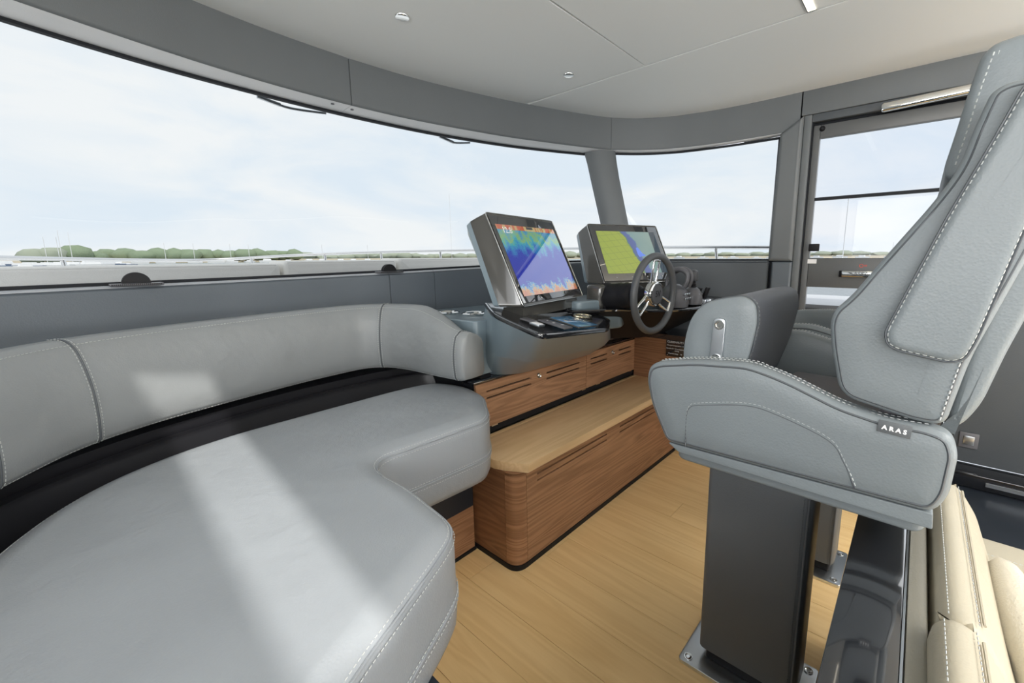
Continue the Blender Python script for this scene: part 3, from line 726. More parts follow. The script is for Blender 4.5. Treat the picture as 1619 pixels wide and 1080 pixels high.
for x in (1.17, 1.83, 1.97, 2.33): box('latch_clip', x, x+.035, 1.3625, 1.3639, .464, .470, 'chrome', cb)
# starboard side box, walnut inboard face with the black top and the notice
sb_ = thing('side_console', 'walnut and black console wing beside the helm chair, carrying the notice plate', 'cabinet', (2.55, 1.0, 0))
box('side_panel', 2.387, 2.40, .70, 1.357, .012, .700, 'walnut_y', sb_)
prism('body', [(2.4005, .70), (2.735, .70), (2.69, .95), (2.62, 1.18), (2.53, 1.36), (2.4005, 1.36)], .012, .70, 'blackmat', sb_)
prism('top', [(2.375, .69), (2.738, .69), (2.692, .95), (2.622, 1.18), (2.525, 1.365), (2.375, 1.365)], .7005, .73, 'black', sb_)
npz = thing('notice_plate', 'small dark notice plate with white print screwed to the walnut panel', 'sign', (2.386, 1.078, .655))
box('plate', 2.3815, 2.3865, 1.012, 1.136, .598, .710, 'black', npz, .001)
for y in (1.022, 1.126):
    for z in (.606, .702): lathe('screw', [(.0001, -.001), (.003, -.001), (.003, .0005), (.0001, .0005)], (2.3815, y, z), (1, 0, 0), 'chrome', npz, 10)
for s_, y, z, sz in (('CLISSENAUTY', 1.076, .688, .017), ('Charged temperature  O', 1.076, .667, .0105), ('Use the O + O emergency', 1.076, .647, .0105), ('valving', 1.066, .635, .0105), ('Clearance dogs    CE', 1.076, .617, .0105)):
    text('lettering', s_, (2.3812, y, z), (0, -1, 0), (0, 0, 1), sz, 'white', npz)
# ================================================================ STEP
sp_ = thing('footrest_step', 'long oak-topped walnut step box running in front of the console', 'step', (1.7, 1.2, 0))
def cornered(d=0, z0=0, r=.06):
    P = [(1.008+d, 1.357), (1.008+d, 1.053+d), (2.385, 1.053+d), (2.385, 1.357)]
    return fillet(P, [0, r, 0, 0], 8)
def pr_(name, P, z0, z1, m):
    return prism(name, [tuple(p) for p in P], z0, z1, m, sp_)
pr_('kickboard', cornered(.0, r=.06), 0, .020, 'blackmat')
cp = cornered(.004, r=.058)
pr_('end_panel', [V((1.012, 1.357)), V((1.012, 1.1165)), V((1.03, 1.1165)), V((1.03, 1.357))], .0205, .40, 'walnut_y')
arc = [p for p in cp if p.y < 1.1165 and p.x < 1.0715]
prism('corner_cap', [(p.x, p.y) for p in arc] + [(1.068, 1.115)], .392, .4, 'walnut_z', sp_)
o = mesh('corner_panel', [V((p.x, p.y, z)) for z in (.0205, .40) for p in arc],
     [(i, i+1, len(arc)+i+1, len(arc)+i) for i in range(len(arc)-1)], 'walnut_z', sp_, True, 60)
box('inner_core', 1.031, 2.384, 1.070, 1.356, .0205, .3995, 'blackmat', sp_)
Y0, Y1 = 1.057, 1.0695; x0, x1 = 1.0715, 2.384
fp = box('front_panel', x0, x1, Y1-.003, Y1, .0205, .3995, 'blackmat', sp_)
YB = Y1-.0031
bands = [(.0205, .333), (.340, .361), (.3685, .3995)]
for a, b in bands: box('bar', x0, x1, Y0, YB, a, b, 'walnut', fp)
sl = [(1.13, 1.62), (1.735, 2.28)]
for a, b in ((.333, .340), (.361, .3685)):
    cur = x0
    for s0, s1 in sl: box('bar', cur, s0, Y0, YB, a, b, 'walnut', fp); cur = s1
    box('bar', cur, x1, Y0, YB, a, b, 'walnut', fp)
tp = [(1.004, 1.333), (1.004, 1.165), (1.018, 1.122), (1.064, 1.040), (2.385, 1.040), (2.385, 1.333)]
puff('top_board', tp, 'Z', .4005, .4372, .0015, 'teakstep', sp_, fil=0, n=2)
puff('top_board', [(1.004, 1.3338), (2.385, 1.3338), (2.385, 1.3575), (1.004, 1.3575)], 'Z', .4005, .4372, .0008, 'teakstep', sp_, fil=0, n=2)
# ================================================================ LEFT POD
def podz(x, y): return .935 + .173*(y-.95) - .09*(x-1.06)
pod = thing('console_pod', 'faceted dark grey lacquered console pod overhanging the walnut drawers, port side', 'console', (1.4, 1.2, .68))
topP = [(1.205, 1.42), (1.11, 1.27), (1.085, 1.16), (1.06, .965), (1.50, .985), (1.70, 1.10), (1.80, 1.42)]
midP = [(1.20, 1.50, .80), (1.155, 1.34, .80), (1.145, 1.26, .80), (1.19, 1.135, .785), (1.63, 1.09, .785), (1.80, 1.15, .80), (1.86, 1.50, .80)]
botP = [(1.20, 1.52, .688), (1.19, 1.45, .688), (1.22, 1.36, .688), (1.305, 1.305, .688), (1.80, 1.285, .688), (1.88, 1.33, .688), (1.90, 1.52, .688)]
FR = [.002, .05, .05, .035, .03, .05, .002]
A_ = fillet([V((p[0], p[1], podz(*p)-.018)) for p in topP], FR, 5)
def ring3(P, fr): return fillet([V(p) for p in P], fr, 5)
Bm = ring3(midP, FR); Cm = ring3(botP, FR)
A2 = [p*1 for p in A_]; mid1 = [a.lerp(b, .97) for a, b in zip(A_, Bm)]; mid2 = [b.lerp(c, .03) for b, c in zip(Bm, Cm)]
loft('body', [A_, mid1, mid2, Cm], 'pod', pod, angle=18)
rimo = [V((p.x, p.y, podz(p.x, p.y))) for p in A_]
cen = V((1.42, 1.2, 0))
def toward(p, d): q = (cen-V((p.x, p.y, 0))); q.normalize(); return V((p.x+q.x*d, p.y+q.y*d, p.z))
up = V((0, 0, 1))
loft('top_plate', [[p-up*.0175 for p in [toward(q, -.003) for q in rimo]], [toward(q, -.006)-up*.006 for q in rimo], [toward(q, -.002)+up*.001 for q in rimo], [toward(q, .006)+up*.001 for q in rimo], [toward(q, .012)-up*.004 for q in rimo]], 'black', pod, angle=50)
nrm = V((.09, -.173, 1)).normalized()
ux = V((1, 0, -.09)).normalized(); uy = nrm.cross(ux)
def onpod(name, cx_, cy_, sx, sy, m, parent, rot=0, h=.004):
    c = V((cx_, cy_, podz(cx_, cy_)))+nrm*(h/2-.003)
    a = ux*math.cos(rot)+uy*math.sin(rot); b = nrm.cross(a)
    return obox(name, c, (a, b, nrm), (sx, sy, h), m, parent, .0012)
kp = thing('button_panel', 'two small pale grey button panels on the glossy pod top, below the left screen', 'control panel', (1.15, 1.1, .96))
onpod('panel', 1.185, 1.14, .045, .06, 'plastic_l', kp, .15, .006); q = onpod('button', 1.16, 1.075, .042, .045, 'steel', kp, .15, .009); onpod('button', 1.16, 1.075, .034, .036, 'white', kp, .15, .0105)
kq = thing('keypad', 'flat grey keypad with white symbols on the pod top, in the middle', 'control panel', (1.25, 1.1, .96))
onpod('plate', 1.265, 1.075, .06, .13, 'plastic_l', kq, .12, .006)
for i in range(3): text('symbol', '<>' if i else 'o', V((1.262+.012*(i > 1), 1.115-.035*i, podz(1.262, 1.115-.035*i)))+nrm*.0035, ux, uy, .018, 'white', kq)
ts = thing('touch_screen', 'small dark blue touch screen set flat in the pod top', 'screen', (1.4, 1.08, .95))
def _navy():
    m = mat('touch_screen_picture', (.02, .06, .11), .12, coat=.8, emit=(.05, .16, .28), es=.5)
    return m
M['navy'] = _navy()
onpod('frame', 1.405, 1.09, .155, .155, 'bezel', ts, .08, .006); onpod('display', 1.405, 1.09, .147, .147, 'navy', ts, .08, .0075)
for i in range(4): onpod('mark', 1.36+.03*i, 1.10, .012, .02, 'plastic_l' if i else 'sand', ts, .08, .0079)
ah = thing('air_outlet', 'oval gold-tinted slotted metal outlet on the pod beside the steering column', 'vent', (1.55, 1.17, .95))
c = V((1.56, 1.16, podz(1.56, 1.16)+.004)); el = [c+ux*.055*math.cos(a)+uy*.028*math.sin(a) for a in [2*math.pi*i/32 for i in range(32)]]
M['gold'] = mat('champagne_metal', (.72, .66, .5), .12, metal=1)
tube('ring', el, .006, 'gold', ah, 8, closed=True)
for s in (-.6, -.3, 0, .3, .6):
    a = c+ux*(.055*s)-uy*.026*math.sqrt(1-s*s); b = c+ux*(.055*s+.008)+uy*.026*math.sqrt(1-s*s); tube('slat', [a, b], .0028, 'gold', ah, 6)
# cup holder shelf, port of the pod
sh = thing('cup_shelf', 'grey lacquered side shelf with two polished cup holders behind the backrest end', 'shelf', (1.2, 1.6, .9))
puff('body', [(1.115, 1.385), (1.30, 1.385), (1.5, 1.46), (1.55, 1.84), (1.10, 1.88), (1.075, 1.70)], 'Z', .70, .936, .006, 'pod', sh, fil=.03)
for (x, y) in ((1.205, 1.70), (1.255, 1.565)):
    ch = lathe('cup_holder', [(.040, .0005), (.056, .0), (.058, .006), (.050, .010), (.042, .008), (.036, -.0), (.036, .001)], (x, y, .9365), (0, 0, 1), 'chrome', sh, 28)
# ================================================================ SCREENS
def screen_unit(name, lab, BL, yaw, tilt, w, h_, kind, depth=.16):
    y = math.radians(yaw); t_ = math.radians(tilt)
    u = V((math.cos(y), math.sin(y), 0)); f = V((-math.sin(y), math.cos(y), 0)); v = V((0, 0, 1))*math.cos(t_)+f*math.sin(t_); nb = u.cross(v)*-1  # nb points away from viewer
    if nb.dot(f) < 0: nb = -nb
    B = V(BL); T = thing(name, lab, 'screen', tuple(B))
    def P(a, b, c): return B+u*a+v*b+nb*c
    e = .012
    front = fillet([V((-e*.4, -e)), V((w+e, -e)), V((w+e, h_+e)), V((-e*.4, h_+e))], .014, 5)
    def ky(b): return 1-.62*b/h_
    tn = math.tan(t_)*.95
    def lf(b, c): return b+c*tn*(1-max(0, min(1, b/h_)))
    def R_(px, dx, dz, z): return [P(p.x*px[0]+dx, p.y*px[1]+dz, z) for p in front]
    # deep housing flaring back on the port side, lacquered; glass face slightly proud
    loft('housing', [R_((1, 1), 0, 0, .003), R_((1, 1), -.002, 0, .012), [P(p.x*1.02-.034*ky(p.y), lf(p.y, .045), .045) for p in front], [P(p.x*1.04-.05*ky(p.y), lf(p.y, .075), .075) for p in front]], 'bezel', T, angle=25)
    loft('back_shell', [[P(p.x*1.04-.05*ky(p.y), lf(p.y, .0755), .0755) for p in front], [P(p.x*1.03-.05*ky(p.y), lf(p.y, .10)*.99, .10) for p in front], [P(p.x*.9+.02, lf(p.y, depth-.02)*.93+.01, depth-.02) for p in front]], 'pod', T, angle=25)
    tube('trim', [P(p.x, p.y, .002) for p in front], .0022, 'chrome', T, 6, closed=True)
    obox('glass', P(w/2, h_/2, -.0005), (u, v, nb), (w, h_, .005), 'blackglass', T, .001)
    return T, P, u, v, nb
def imgmat(name, kind):
    m = mat(name, (.01, .01, .012), .08, coat=1.0, coat_r=.02, cior=2.6)
    b = m.node_tree.nodes['Principled BSDF']; uv = nd(m, 'ShaderNodeTexCoord'); sx = nd(m, 'ShaderNodeSeparateXYZ'); lk(m, uv.outputs['UV'], sx.inputs[0])
    def ramp(src, els, interp='LINEAR'):
        r = nd(m, 'ShaderNodeValToRGB'); r.color_ramp.interpolation = interp; E_ = r.color_ramp.elements
        E_[0].position, E_[0].color = els[0][0], (*els[0][1], 1); E_[1].position, E_[1].color = els[-1][0], (*els[-1][1], 1)
        for p, c in els[1:-1]: q = E_.new(p); q.color = (*c, 1)
        lk(m, src, r.inputs['Fac']); return r.outputs['Color']
    def noise(sc, det=4, stretch=(1, 1, 1)):
        mp = nd(m, 'ShaderNodeMapping'); mp.inputs['Scale'].default_value = stretch; lk(m, uv.outputs['UV'], mp.inputs['Vector'])
        x = nd(m, 'ShaderNodeTexNoise'); x.inputs['Scale'].default_value = sc; x.inputs['Detail'].default_value = det; lk(m, mp.outputs[0], x.inputs['Vector']); return x.outputs['Fac']
    def math_(op, a, b_):
        x = nd(m, 'ShaderNodeMath', operation=op)
        for i, q in enumerate((a, b_)):
            if isinstance(q, (int, float)): x.inputs[i].default_value = q
            else: lk(m, q, x.inputs[i])
        return x.outputs[0]
    if kind == 'sonar':
        # depth of the echo cloud: noisy vertical coordinate
        v = math_('ADD', sx.outputs['Y'], math_('MULTIPLY', math_('SUBTRACT', noise(5, 8, (2.2, .8, 1)), .5), .55))
        v = math_('ADD', v, math_('MULTIPLY', math_('SUBTRACT', noise(55, 2), .5), .25))
        col = ramp(v, [(0, (.75, .25, .1)), (.05, (.9, .45, .1)), (.10, (.1, .5, .8)), (.15, (.015, .03, .55)), (.55, (.02, .05, .6)), (.66, (.03, .3, .75)), (.74, (.05, .55, .65)), (.82, (.35, .65, .15)), (.90, (.1, .45, .65)), (1, (.02, .3, .7))])
        top = ramp(noise(9, 2, (2, .2, 1)), [(0, (.8, .35, .1)), (.5, (.75, .1, .04)), (.6, (.85, .7, .3)), (1, (.6, .7, .6))])
        mx = nd(m, 'ShaderNodeMix', data_type='RGBA'); lk(m, math_('GREATER_THAN', sx.outputs['Y'], .93), mx.inputs['Factor']); lk(m, col, mx.inputs['A']); lk(m, top, mx.inputs['B']); res = mx.outputs['Result']
    else:
        v = math_('ADD', math_('ADD', sx.outputs['X'], math_('MULTIPLY', sx.outputs['Y'], .16)), math_('MULTIPLY', math_('SUBTRACT', noise(3.2, 6), .5), .30))
        c1 = ramp(v, [(0, (.45, .58, .03)), (.60, (.50, .62, .05)), (.605, (.13, .35, .15)), (.63, (.10, .16, .50)), (.70, (.12, .20, .55)), (.72, (.30, .50, .50)), (1, (.42, .60, .55))])
        # road grid on the land
        def grid(ang, k, th):
            d = math_('ADD', math_('MULTIPLY', sx.outputs['X'], math.cos(ang)*k), math_('MULTIPLY', sx.outputs['Y'], math.sin(ang)*k)); return math_('LESS_THAN', math_('FRACT', d, 0), th)
        g = math_('MULTIPLY', math_('MAXIMUM', grid(.35, 9, .035), grid(1.75, 7, .04)), math_('LESS_THAN', v, .6))
        mx = nd(m, 'ShaderNodeMix', data_type='RGBA'); lk(m, g, mx.inputs['Factor']); lk(m, c1, mx.inputs['A']); mx.inputs['B'].default_value = (.2, .3, .03, 1)
        # side data panel
        pn = math_('GREATER_THAN', sx.outputs['X'], .90)
        m2 = nd(m, 'ShaderNodeMix', data_type='RGBA'); lk(m, pn, m2.inputs['Factor']); lk(m, mx.outputs['Result'], m2.inputs['A']); m2.inputs['B'].default_value = (.06, .1, .14, 1)
        res = m2.outputs['Result']
    lk(m, res, b.inputs['Emission Color']); b.inputs['Emission Strength'].default_value = .68
    return m
M['sonar'] = imgmat('sonar_picture', 'sonar'); M['chart'] = imgmat('chart_picture', 'chart')
T1, Pf, u_, v_, nb_ = screen_unit('chart_screen', 'left raked console screen showing a blue sonar picture', (1.207, 1.193, 1.016), 10.2, 25.6, .515, .393, 'sonar')
uvquad('display', Pf(.022, .028, -.0036), Pf(.493, .028, -.0036), Pf(.493, .352, -.0036), Pf(.022, .352, -.0036), 'sonar', T1)
text('lettering', '12.8', Pf(.09, .325, -.0042), u_, v_, .04, 'white', T1)
obox('menu_tab', Pf(.27, .344, -.004), (u_, v_, nb_), (.05, .012, .0012), 'plastic', T1)
T2, Pf2, u2, v2, nb2 = screen_unit('chart_screen', 'right raked console screen showing a lime green and blue sea chart', (1.845, 1.232, 1.073), -23.9, 30.7, .45, .34, 'chart')
uvquad('display', Pf2(.035, .042, -.0036), Pf2(.425, .042, -.0036), Pf2(.425, .305, -.0036), Pf2(.035, .305, -.0036), 'chart', T2)
M['chartblue'] = mat('chart_shoal_blue', (.10, .16, .45), .2, emit=(.10, .17, .50), es=.9)
isl = [Pf2(a, b, -.0041) for a, b in ((.262, .195), (.275, .205), (.295, .165), (.315, .15), (.290, .145), (.268, .14), (.262, .16))]
mesh('shoal_mark', isl + [p+nb2*.0003 for p in isl], [tuple(range(7)), tuple(range(13, 6, -1))] + [(i, (i+1) % 7, 7+(i+1) % 7, 7+i) for i in range(7)], 'chartblue', T2, False)
for i in range(4): text('symbol', 'o', Pf2(.08+i*.1, .02, -.0041), u2, v2, .012, 'white', T2)
# pedestals under the two screens
def foot(T, P, w, x0, z0):
    a = [P(.02, -.008, .02), P(w-.02, -.008, .02), P(w-.05, .03, .12), P(.03, .03, .12)]
    b = [V((p.x, p.y+.0, z0)) for p in a]
    loft('foot', [a, b], 'bezel', T, angle=20)
foot(T1, Pf, .515, 1.2, .952); foot(T2, Pf2, .45, 1.9, .945)
# ================================================================ HELM (centre and starboard) CONSOLE
hc = thing('helm_console', 'glossy black and grey helm console carrying the wheel and throttle levers', 'console', (2.1, 1.1, .69))
def hz(x, y): return .935+.06*(y-.9)+.02*(x-2)
hp = [(1.60, 1.46), (1.58, 1.24), (1.72, 1.16), (1.80, 1.12), (1.90, .985), (2.02, .905), (2.18, .865), (2.40, .82), (2.58, .80), (2.66, .85), (2.63, 1.1), (2.56, 1.28), (2.43, 1.44)]
FR2 = [.002, .03, .03, .04, .03, .03, .02, .02, .03, .04, .02, .02, .002]
a_ = fillet([V((p[0], p[1], hz(*p))) for p in hp], FR2, 4); c2 = V((2.36, 1.4, 0))
def tw(p, k, z): return V((p.x+(c2.x-p.x)*k, p.y+(c2.y-p.y)*k, z))
loft('body', [[V((p.x, p.y, p.z-.012)) for p in a_], [tw(p, .20, .88) for p in a_], [tw(p, .66, .72) if p.y < 1.36 else V((p.x, p.y, .72)) for p in a_], [tw(p, .34, .735) if p.y < 1.36 else V((p.x, p.y, .735)) for p in a_]][:3], 'blackmat', hc, angle=20)
loft('top_plate', [[p-up*.0118 for p in a_], [tw(p, -.006, p.z-.004) for p in a_], [tw(p, .004, p.z+.001) for p in a_], [tw(p, .02, p.z) for p in a_]], 'black', hc, angle=50)
puff('dash_cover', [(1.64, 1.24), (1.76, 1.21), (1.95, 1.14), (2.25, 1.0), (2.45, .98), (2.55, 1.18), (2.42, 1.43), (1.64, 1.45)], 'Z', .941, .985, .012, 'pod', hc, fil=.03)
puff('lower_apron', [(1.66, 1.35), (1.72, 1.22), (1.9, 1.16), (2.0, 1.2), (2.05, 1.35)], 'Z', .83, .92, .01, 'pod', hc, fil=.03)
box('breaker_box', 2.02, 2.06, 1.385, 1.398, .70, .78, 'plastic_l', hc, .003)
for x in (2.30, 2.44): box('inset_screen', x, x+.10, 1.02 if x < 2.4 else .90, 1.16 if x < 2.4 else 1.0, .986 if x < 2.4 else .945, .990 if x < 2.4 else .95, 'blackmat', hc, .001)
# steering wheel
sw = thing('steering_wheel', 'dark leather steering wheel with three polished open spokes and round hub', 'steering wheel', (1.83, .94, 1.027))
WC = V((1.83, .94, 1.025)); wa = V((.06, 1, .02)).normalized(); wu = V((0, 0, 1)); wr = wu.cross(wa).normalized()*-1; wu = wr.cross(wa).normalized()
if wu.z < 0: wu = -wu
RR = .176
tube('rim', [WC+wr*RR*math.cos(a)+wu*RR*math.sin(a) for a in [2*math.pi*i/64 for i in range(64)]], .0165, 'wheelrim', sw, 14, closed=True)
for a0 in (0.0, math.pi*2/3*1, math.pi*4/3):
    a = a0+math.radians(90)-math.radians(0)
for adeg in (88, 208, 332):
    a = math.radians(adeg); d = wr*math.cos(a)+wu*math.sin(a); s = wr*-math.sin(a)+wu*math.cos(a)
    for sg in (-1, 1):
        tube('spoke', [WC+d*.045+s*sg*.018+wa*.012, WC+d*.10+s*sg*.022+wa*.006, WC+d*.150+s*sg*.024, WC+d*.163+s*sg*.020], [.009, .007, .006, .006], 'chrome', sw, 8)
    tube('spoke_bridge', [WC+d*.155+s*-.024, WC+d*.158, WC+d*.155+s*.024], .007, 'chrome', sw, 8)
lathe('hub', [(.0001, .030), (.045, .030), (.058, .02), (.060, -.004), (.056, -.012), (.050, -.014), (.0485, -.009), (.0001, -.009)], WC, wa, 'chrome', sw, 40)
lathe('hub_cap', [(.0001, -.0095), (.0475, -.0095), (.047, -.014), (.044, -.0165), (.0001, -.018)], WC, wa, 'plastic', sw, 40)
text('emblem', '5V', WC-wa*.0186, wr, wu, .042, 'blackmat', sw)
lathe('column', [(.030, .03), (.034, .05), (.033, .065), (.045, .075), (.052, .10), (.048, .115), (.060, .125), (.066, .15), (.062, .17), (.066, .18), (.066, .255), (.072, .26), (.072, .285)], WC-wu*.002, V((.03, 1, -.10)), 'blackmat', sw, 32)
def stand(x0, x1, y0, y1): pass
obox('column_housing', (1.835, 1.245, 1.0), ((1, 0, 0), (0, 1, 0), (0, 0, 1)), (.15, .10, .12), 'bezel', sw, .02, 3)
# throttle and joystick
th = thing('throttle', 'grey twin-lever throttle with arched grips and small keys beside the wheel', 'control lever', (2.10, .96, .94))
lathe('dome', [(.072, 0), (.075, .02), (.073, .05), (.064, .082), (.048, .104), (.025, .116), (.0001, .118)], (2.095, .965, .94), (0, 0, 1), 'plastic_l', th, 32)
for dx in (-.028, .030):
    tube('lever', catmull([V((2.105+dx, 1.0, 1.03)), V((2.105+dx*.9, 1.0, 1.085)), V((2.105+dx*.8, .975, 1.122)), V((2.105+dx*.8, .93, 1.133)), V((2.105+dx*.8, .895, 1.112)), V((2.105+dx*.9, .892, 1.075)), V((2.105+dx, .905, 1.045))], 6), [.009]*9+[.013]*16+[.011]*12, 'plastic_l', th, 10)
for r_ in range(2):
    for k in range(3): obox('key', (2.07+k*.026, .889+.004*r_, .985+.022*r_), ((1, 0, 0), (0, 1, .3), (0, -.3, 1)), (.016, .004, .012), 'steel', th, .001)
js = thing('joystick', 'grey joystick with squared knob on a rounded base, right of the throttle', 'control lever', (2.245, .93, .94))
lathe('base', [(.052, 0), (.055, .03), (.050, .055), (.036, .08), (.022, .09), (.0001, .092)], (2.245, .93, .943), (0, 0, 1), 'plastic_l', js, 28)
lathe('boot', [(.018, .088), (.022, .094), (.017, .100), (.020, .106), (.014, .112), (.016, .12), (.0001, .12)], (2.245, .93, .943), (0, 0, 1), 'blackmat', js, 20)
obox('knob', (2.25, .93, 1.095), ((1, 0, 0), (0, 1, 0), (0, 0, 1)), (.044, .044, .062), 'plastic', js, .014, 4)
for r_ in range(2):
    for k in range(2): obox('key', (2.235+k*.024, .886, .975+.02*r_), ((1, 0, 0), (0, 1, .3), (0, -.3, 1)), (.015, .004, .011), 'steel', js, .001)
for i, (x, y, lab) in enumerate(((2.335, .925, 'black rocker lever right of the joystick, the left one'), (2.385, .90, 'black rocker lever right of the joystick, the right one'))):
    t = thing('rocker_lever', lab, 'switch', (x, y, .94), 'paired black rocker levers')
    box('socket', x-.022, x+.022, y-.03, y+.03, .94, .962, 'steel', t, .003)
    obox('paddle', (x, y+.008, .995), ((1, 0, 0), (0, 1, .35), (0, -.35, 1)), (.034, .018, .065), 'blackmat', t, .004)
# ================================================================ HELM CHAIRS
XC = 1.19
def helm_chair():
    C = thing('helm_chair', 'grey leather helm chair nearest the camera with raised bolster and stitched side panel', 'chair', (XC, .27, 0), 'helm chairs')
    # pedestal + plate
    pb = puff('base_plate', [(1.074, .107), (1.30, .107), (1.30, .437), (1.074, .437)], 'Z', 0, .012, .002, 'steel', C, fil=.012)
    for x in (1.096, 1.278):
        for y in (.130, .414):
            lathe('bolt', [(.0001, .0), (.012, .0), (.012, .002), (.009, .0022), (.007, .0012), (.0045, .0012), (.0045, .002), (.0001, .002)], (x, y, .0122), (0, 0, 1), 'chrome', pb, 20)
    puff('pedestal_foot', [(1.128, .15), (1.262, .15), (1.262, .375), (1.128, .375)], 'Z', .0122, .045, .002, 'blackmat', C, fil=.01)
    pd = puff('pedestal', [(1.120, .138), (1.27, .138), (1.27, .395), (1.120, .395)], 'Z', .045, .70, .004, 'chair_dark', C, fil=[.035, .035, .02, .02])
    tube('piping', [(1.121, .148, .05), (1.121, .148, .695)], .003, 'piping', pd, 6)
    stitches('stitching', [V((1.1195, .158, .05)), V((1.1195, .158, .695))], 'piping', pd, r=.0008)
    # tray
    tr = puff('seat_pan', [(.936, -.052), (1.444, -.052), (1.444, .412), (.936, .412)], 'Z', .71, .84, .01, 'chair', C, fil=.03)
    # side panels
    arm = [(.430, .752), (.474, .84), (.489, .900), (.482, .935), (.455, .950), (.366, .968), (.257, .978), (.215, .970), (.172, .958), (.086, .926), (.02, .914), (-.036, .915), (-.066, .907), (-.078, .877), (-.074, .80), (-.058, .764)]
    def armpanel(x0, x1, out):
        p = puff('side_panel', arm, 'X', x0, x1, .014, 'chair', C, fil=.02, bulge=.004, bi=.02)
        xo = x0 if out < 0 else x1; e_ = -.0008 if out < 0 else .0008
        Q = inset([V(q) for q in fillet(arm, .02)], .011)
        tube('piping', [V((xo-e_*2, q.x, q.y)) for q in Q], .0026, 'piping', p, 6, closed=True)
        mid_ = (x0+x1)/2
        top = [q for q in catmull([V(a) for a in arm[4:12]], 5)]
        for dx in (-.008, .008): stitches('stitching', [V((mid_+dx*out*-1, q.x, q.y+.0008)) for q in top], 'thread', p, r=.0009)
        ins = [(.378, .757), (.379, .83), (.372, .855), (.35, .866), (.252, .888), (.19, .882), (.101, .854), (.073, .818), (.052, .774)]
        I = catmull([V(a) for a in ins], 5); xx = xo+e_*4.2
        tube('seam', [V((xx+e_*-1.0, q.x, q.y)) for q in I], .0018, 'piping', p, 6); stitches('stitching', [V((xx, q.x, q.y)) for q in [z+V((0, .006)) for z in I]], 'thread', p, r=.0009)
        # skirt under the panel
        sk = puff('skirt', [(-.060, .735), (.398, .735), (.425, .752), (-.058, .764)], 'X', min(xo-e_*6, xo-e_*40), max(xo-e_*6, xo-e_*40), .002, 'chair', p, fil=.004)
        return p
    a1 = armpanel(.918, .968, -1); armpanel(1.412, 1.462, 1)
    tg = obox('label_tag', (.9135, .007, .902), ((0, -1, -.06), (0, -.06, 1), (1, 0, 0)), (.046, .022, .0016), 'chair_dark', a1, .0005)
    text('lettering', 'A R A S', (.9122, .007, .901), (0, -1, -.06), (0, -.06, 1), .0105, 'white', tg, bold=.0005)
    # seat
    st_ = puff('seat', [(.970, -.02), (1.410, -.02), (1.410, .26), (.970, .26)], 'Z', .80, .862, .02, 'fabric', C, fil=.02, bulge=.006)
    puff('seat_edge', [(.972, .265), (1.408, .265), (1.408, .40), (.972, .40)], 'Z', .80, .842, .015, 'chair', C, fil=.02)
    stitches('stitching', [V((1.30, -.01, .866)), V((1.30, .25, .866))], 'thread', st_, r=.001); stitches('stitching', [V((1.08, -.01, .866)), V((1.08, .25, .866))], 'thread', st_, r=.001)
    # backrest: shell, side wings, outer pads, inner cushion, headrest
    wing = [(.092, .940), (.113, 1.03), (.119, 1.075), (.114, 1.10), (.09, 1.128), (.048, 1.198), (-.005, 1.283), (-.030, 1.333), (-.040, 1.387), (-.053, 1.436), (-.068, 1.445), (-.16, 1.452), (-.155, 1.33), (-.125, 1.22), (-.098, 1.12), (-.075, 1.037), (-.057, .919), (-.02, .917)]
    pad_ = [(.037, 1.070), (.031, 1.048), (.012, 1.040), (-.05, 1.030), (-.067, 1.038), (-.077, 1.068), (-.107, 1.228), (-.15, 1.445), (-.085, 1.44), (-.06, 1.365), (-.023, 1.262)]
    for sgn, x0, x1, px0, px1 in ((-1, .926, .972, .896, .927), (1, 1.408, 1.454, 1.453, 1.484)):
        w = puff('side_wing', wing, 'X', x0, x1, .012, 'chair', C, fil=.03, bulge=.003, bi=.02)
        xo = x0 if sgn < 0 else x1
        W_ = [V(q) for q in fillet(wing, .03)]
        tube('piping', [V((xo+.002*-sgn, q.x, q.y)) for q in inset(W_, .009)], .0022, 'piping', w, 6, closed=True)
        stitches('stitching', [V((xo+.001*sgn, q[0]+.008, q[1]+.004)) for q in ((-.057, .925), (-.070, 1.02), (-.08, 1.06))], 'thread', w, r=.0012)
        p = puff('side_pad', pad_, 'X', px0, px1, .014, 'chair', C, fil=.02)
        xp = px0 if sgn < 0 else px1; Q = inset([V(q) for q in fillet(pad_, .02)], .0045)
        stitches('stitching', [V((xp-.004*sgn, q.x, q.y)) for q in Q], 'thread', p, closed=True, r=.0011)
        tube('piping', [V((xp-.0055*sgn, q.x, q.y)) for q in inset([V(q) for q in fillet(pad_, .02)], .0015)], .0018, 'piping', p, 6, closed=True)
    shell = [(-.058, .895), (-.082, .915), (-.100, .955), (-.118, 1.044), (-.142, 1.14), (-.20, 1.45), (-.205, 1.50), (-.15, 1.51), (-.11, 1.30), (-.07, 1.03)]
    puff('back_shell', shell, 'X', .965, 1.415, .016, 'chair', C, fil=.02)
    puff('back_cushion', [(.04, .872), (-.05, .872), (-.10, 1.2), (-.14, 1.45), (-.10, 1.46), (-.045, 1.30), (.0, 1.1)], 'X', .975, 1.405, .02, 'fabric', C, fil=.03)
    hr = [(-.013, 1.350), (-.022, 1.405), (-.030, 1.462), (-.040, 1.518), (-.052, 1.534), (-.075, 1.538), (-.15, 1.545), (-.175, 1.50), (-.14, 1.36), (-.10, 1.335), (-.03, 1.322), (-.016, 1.33)]
    h_ = puff('headrest', hr, 'X', 1.02, 1.36, .016, 'chair', C, fil=.02, bulge=.003, bi=.02)
    for dd in (.014, .020): stitches('stitching', [V((1.0205, q.x, q.y)) for q in catmull([V((a-dd, b)) for a, b in hr[:4]], 5)], 'thread', h_, r=.0011)
    return C
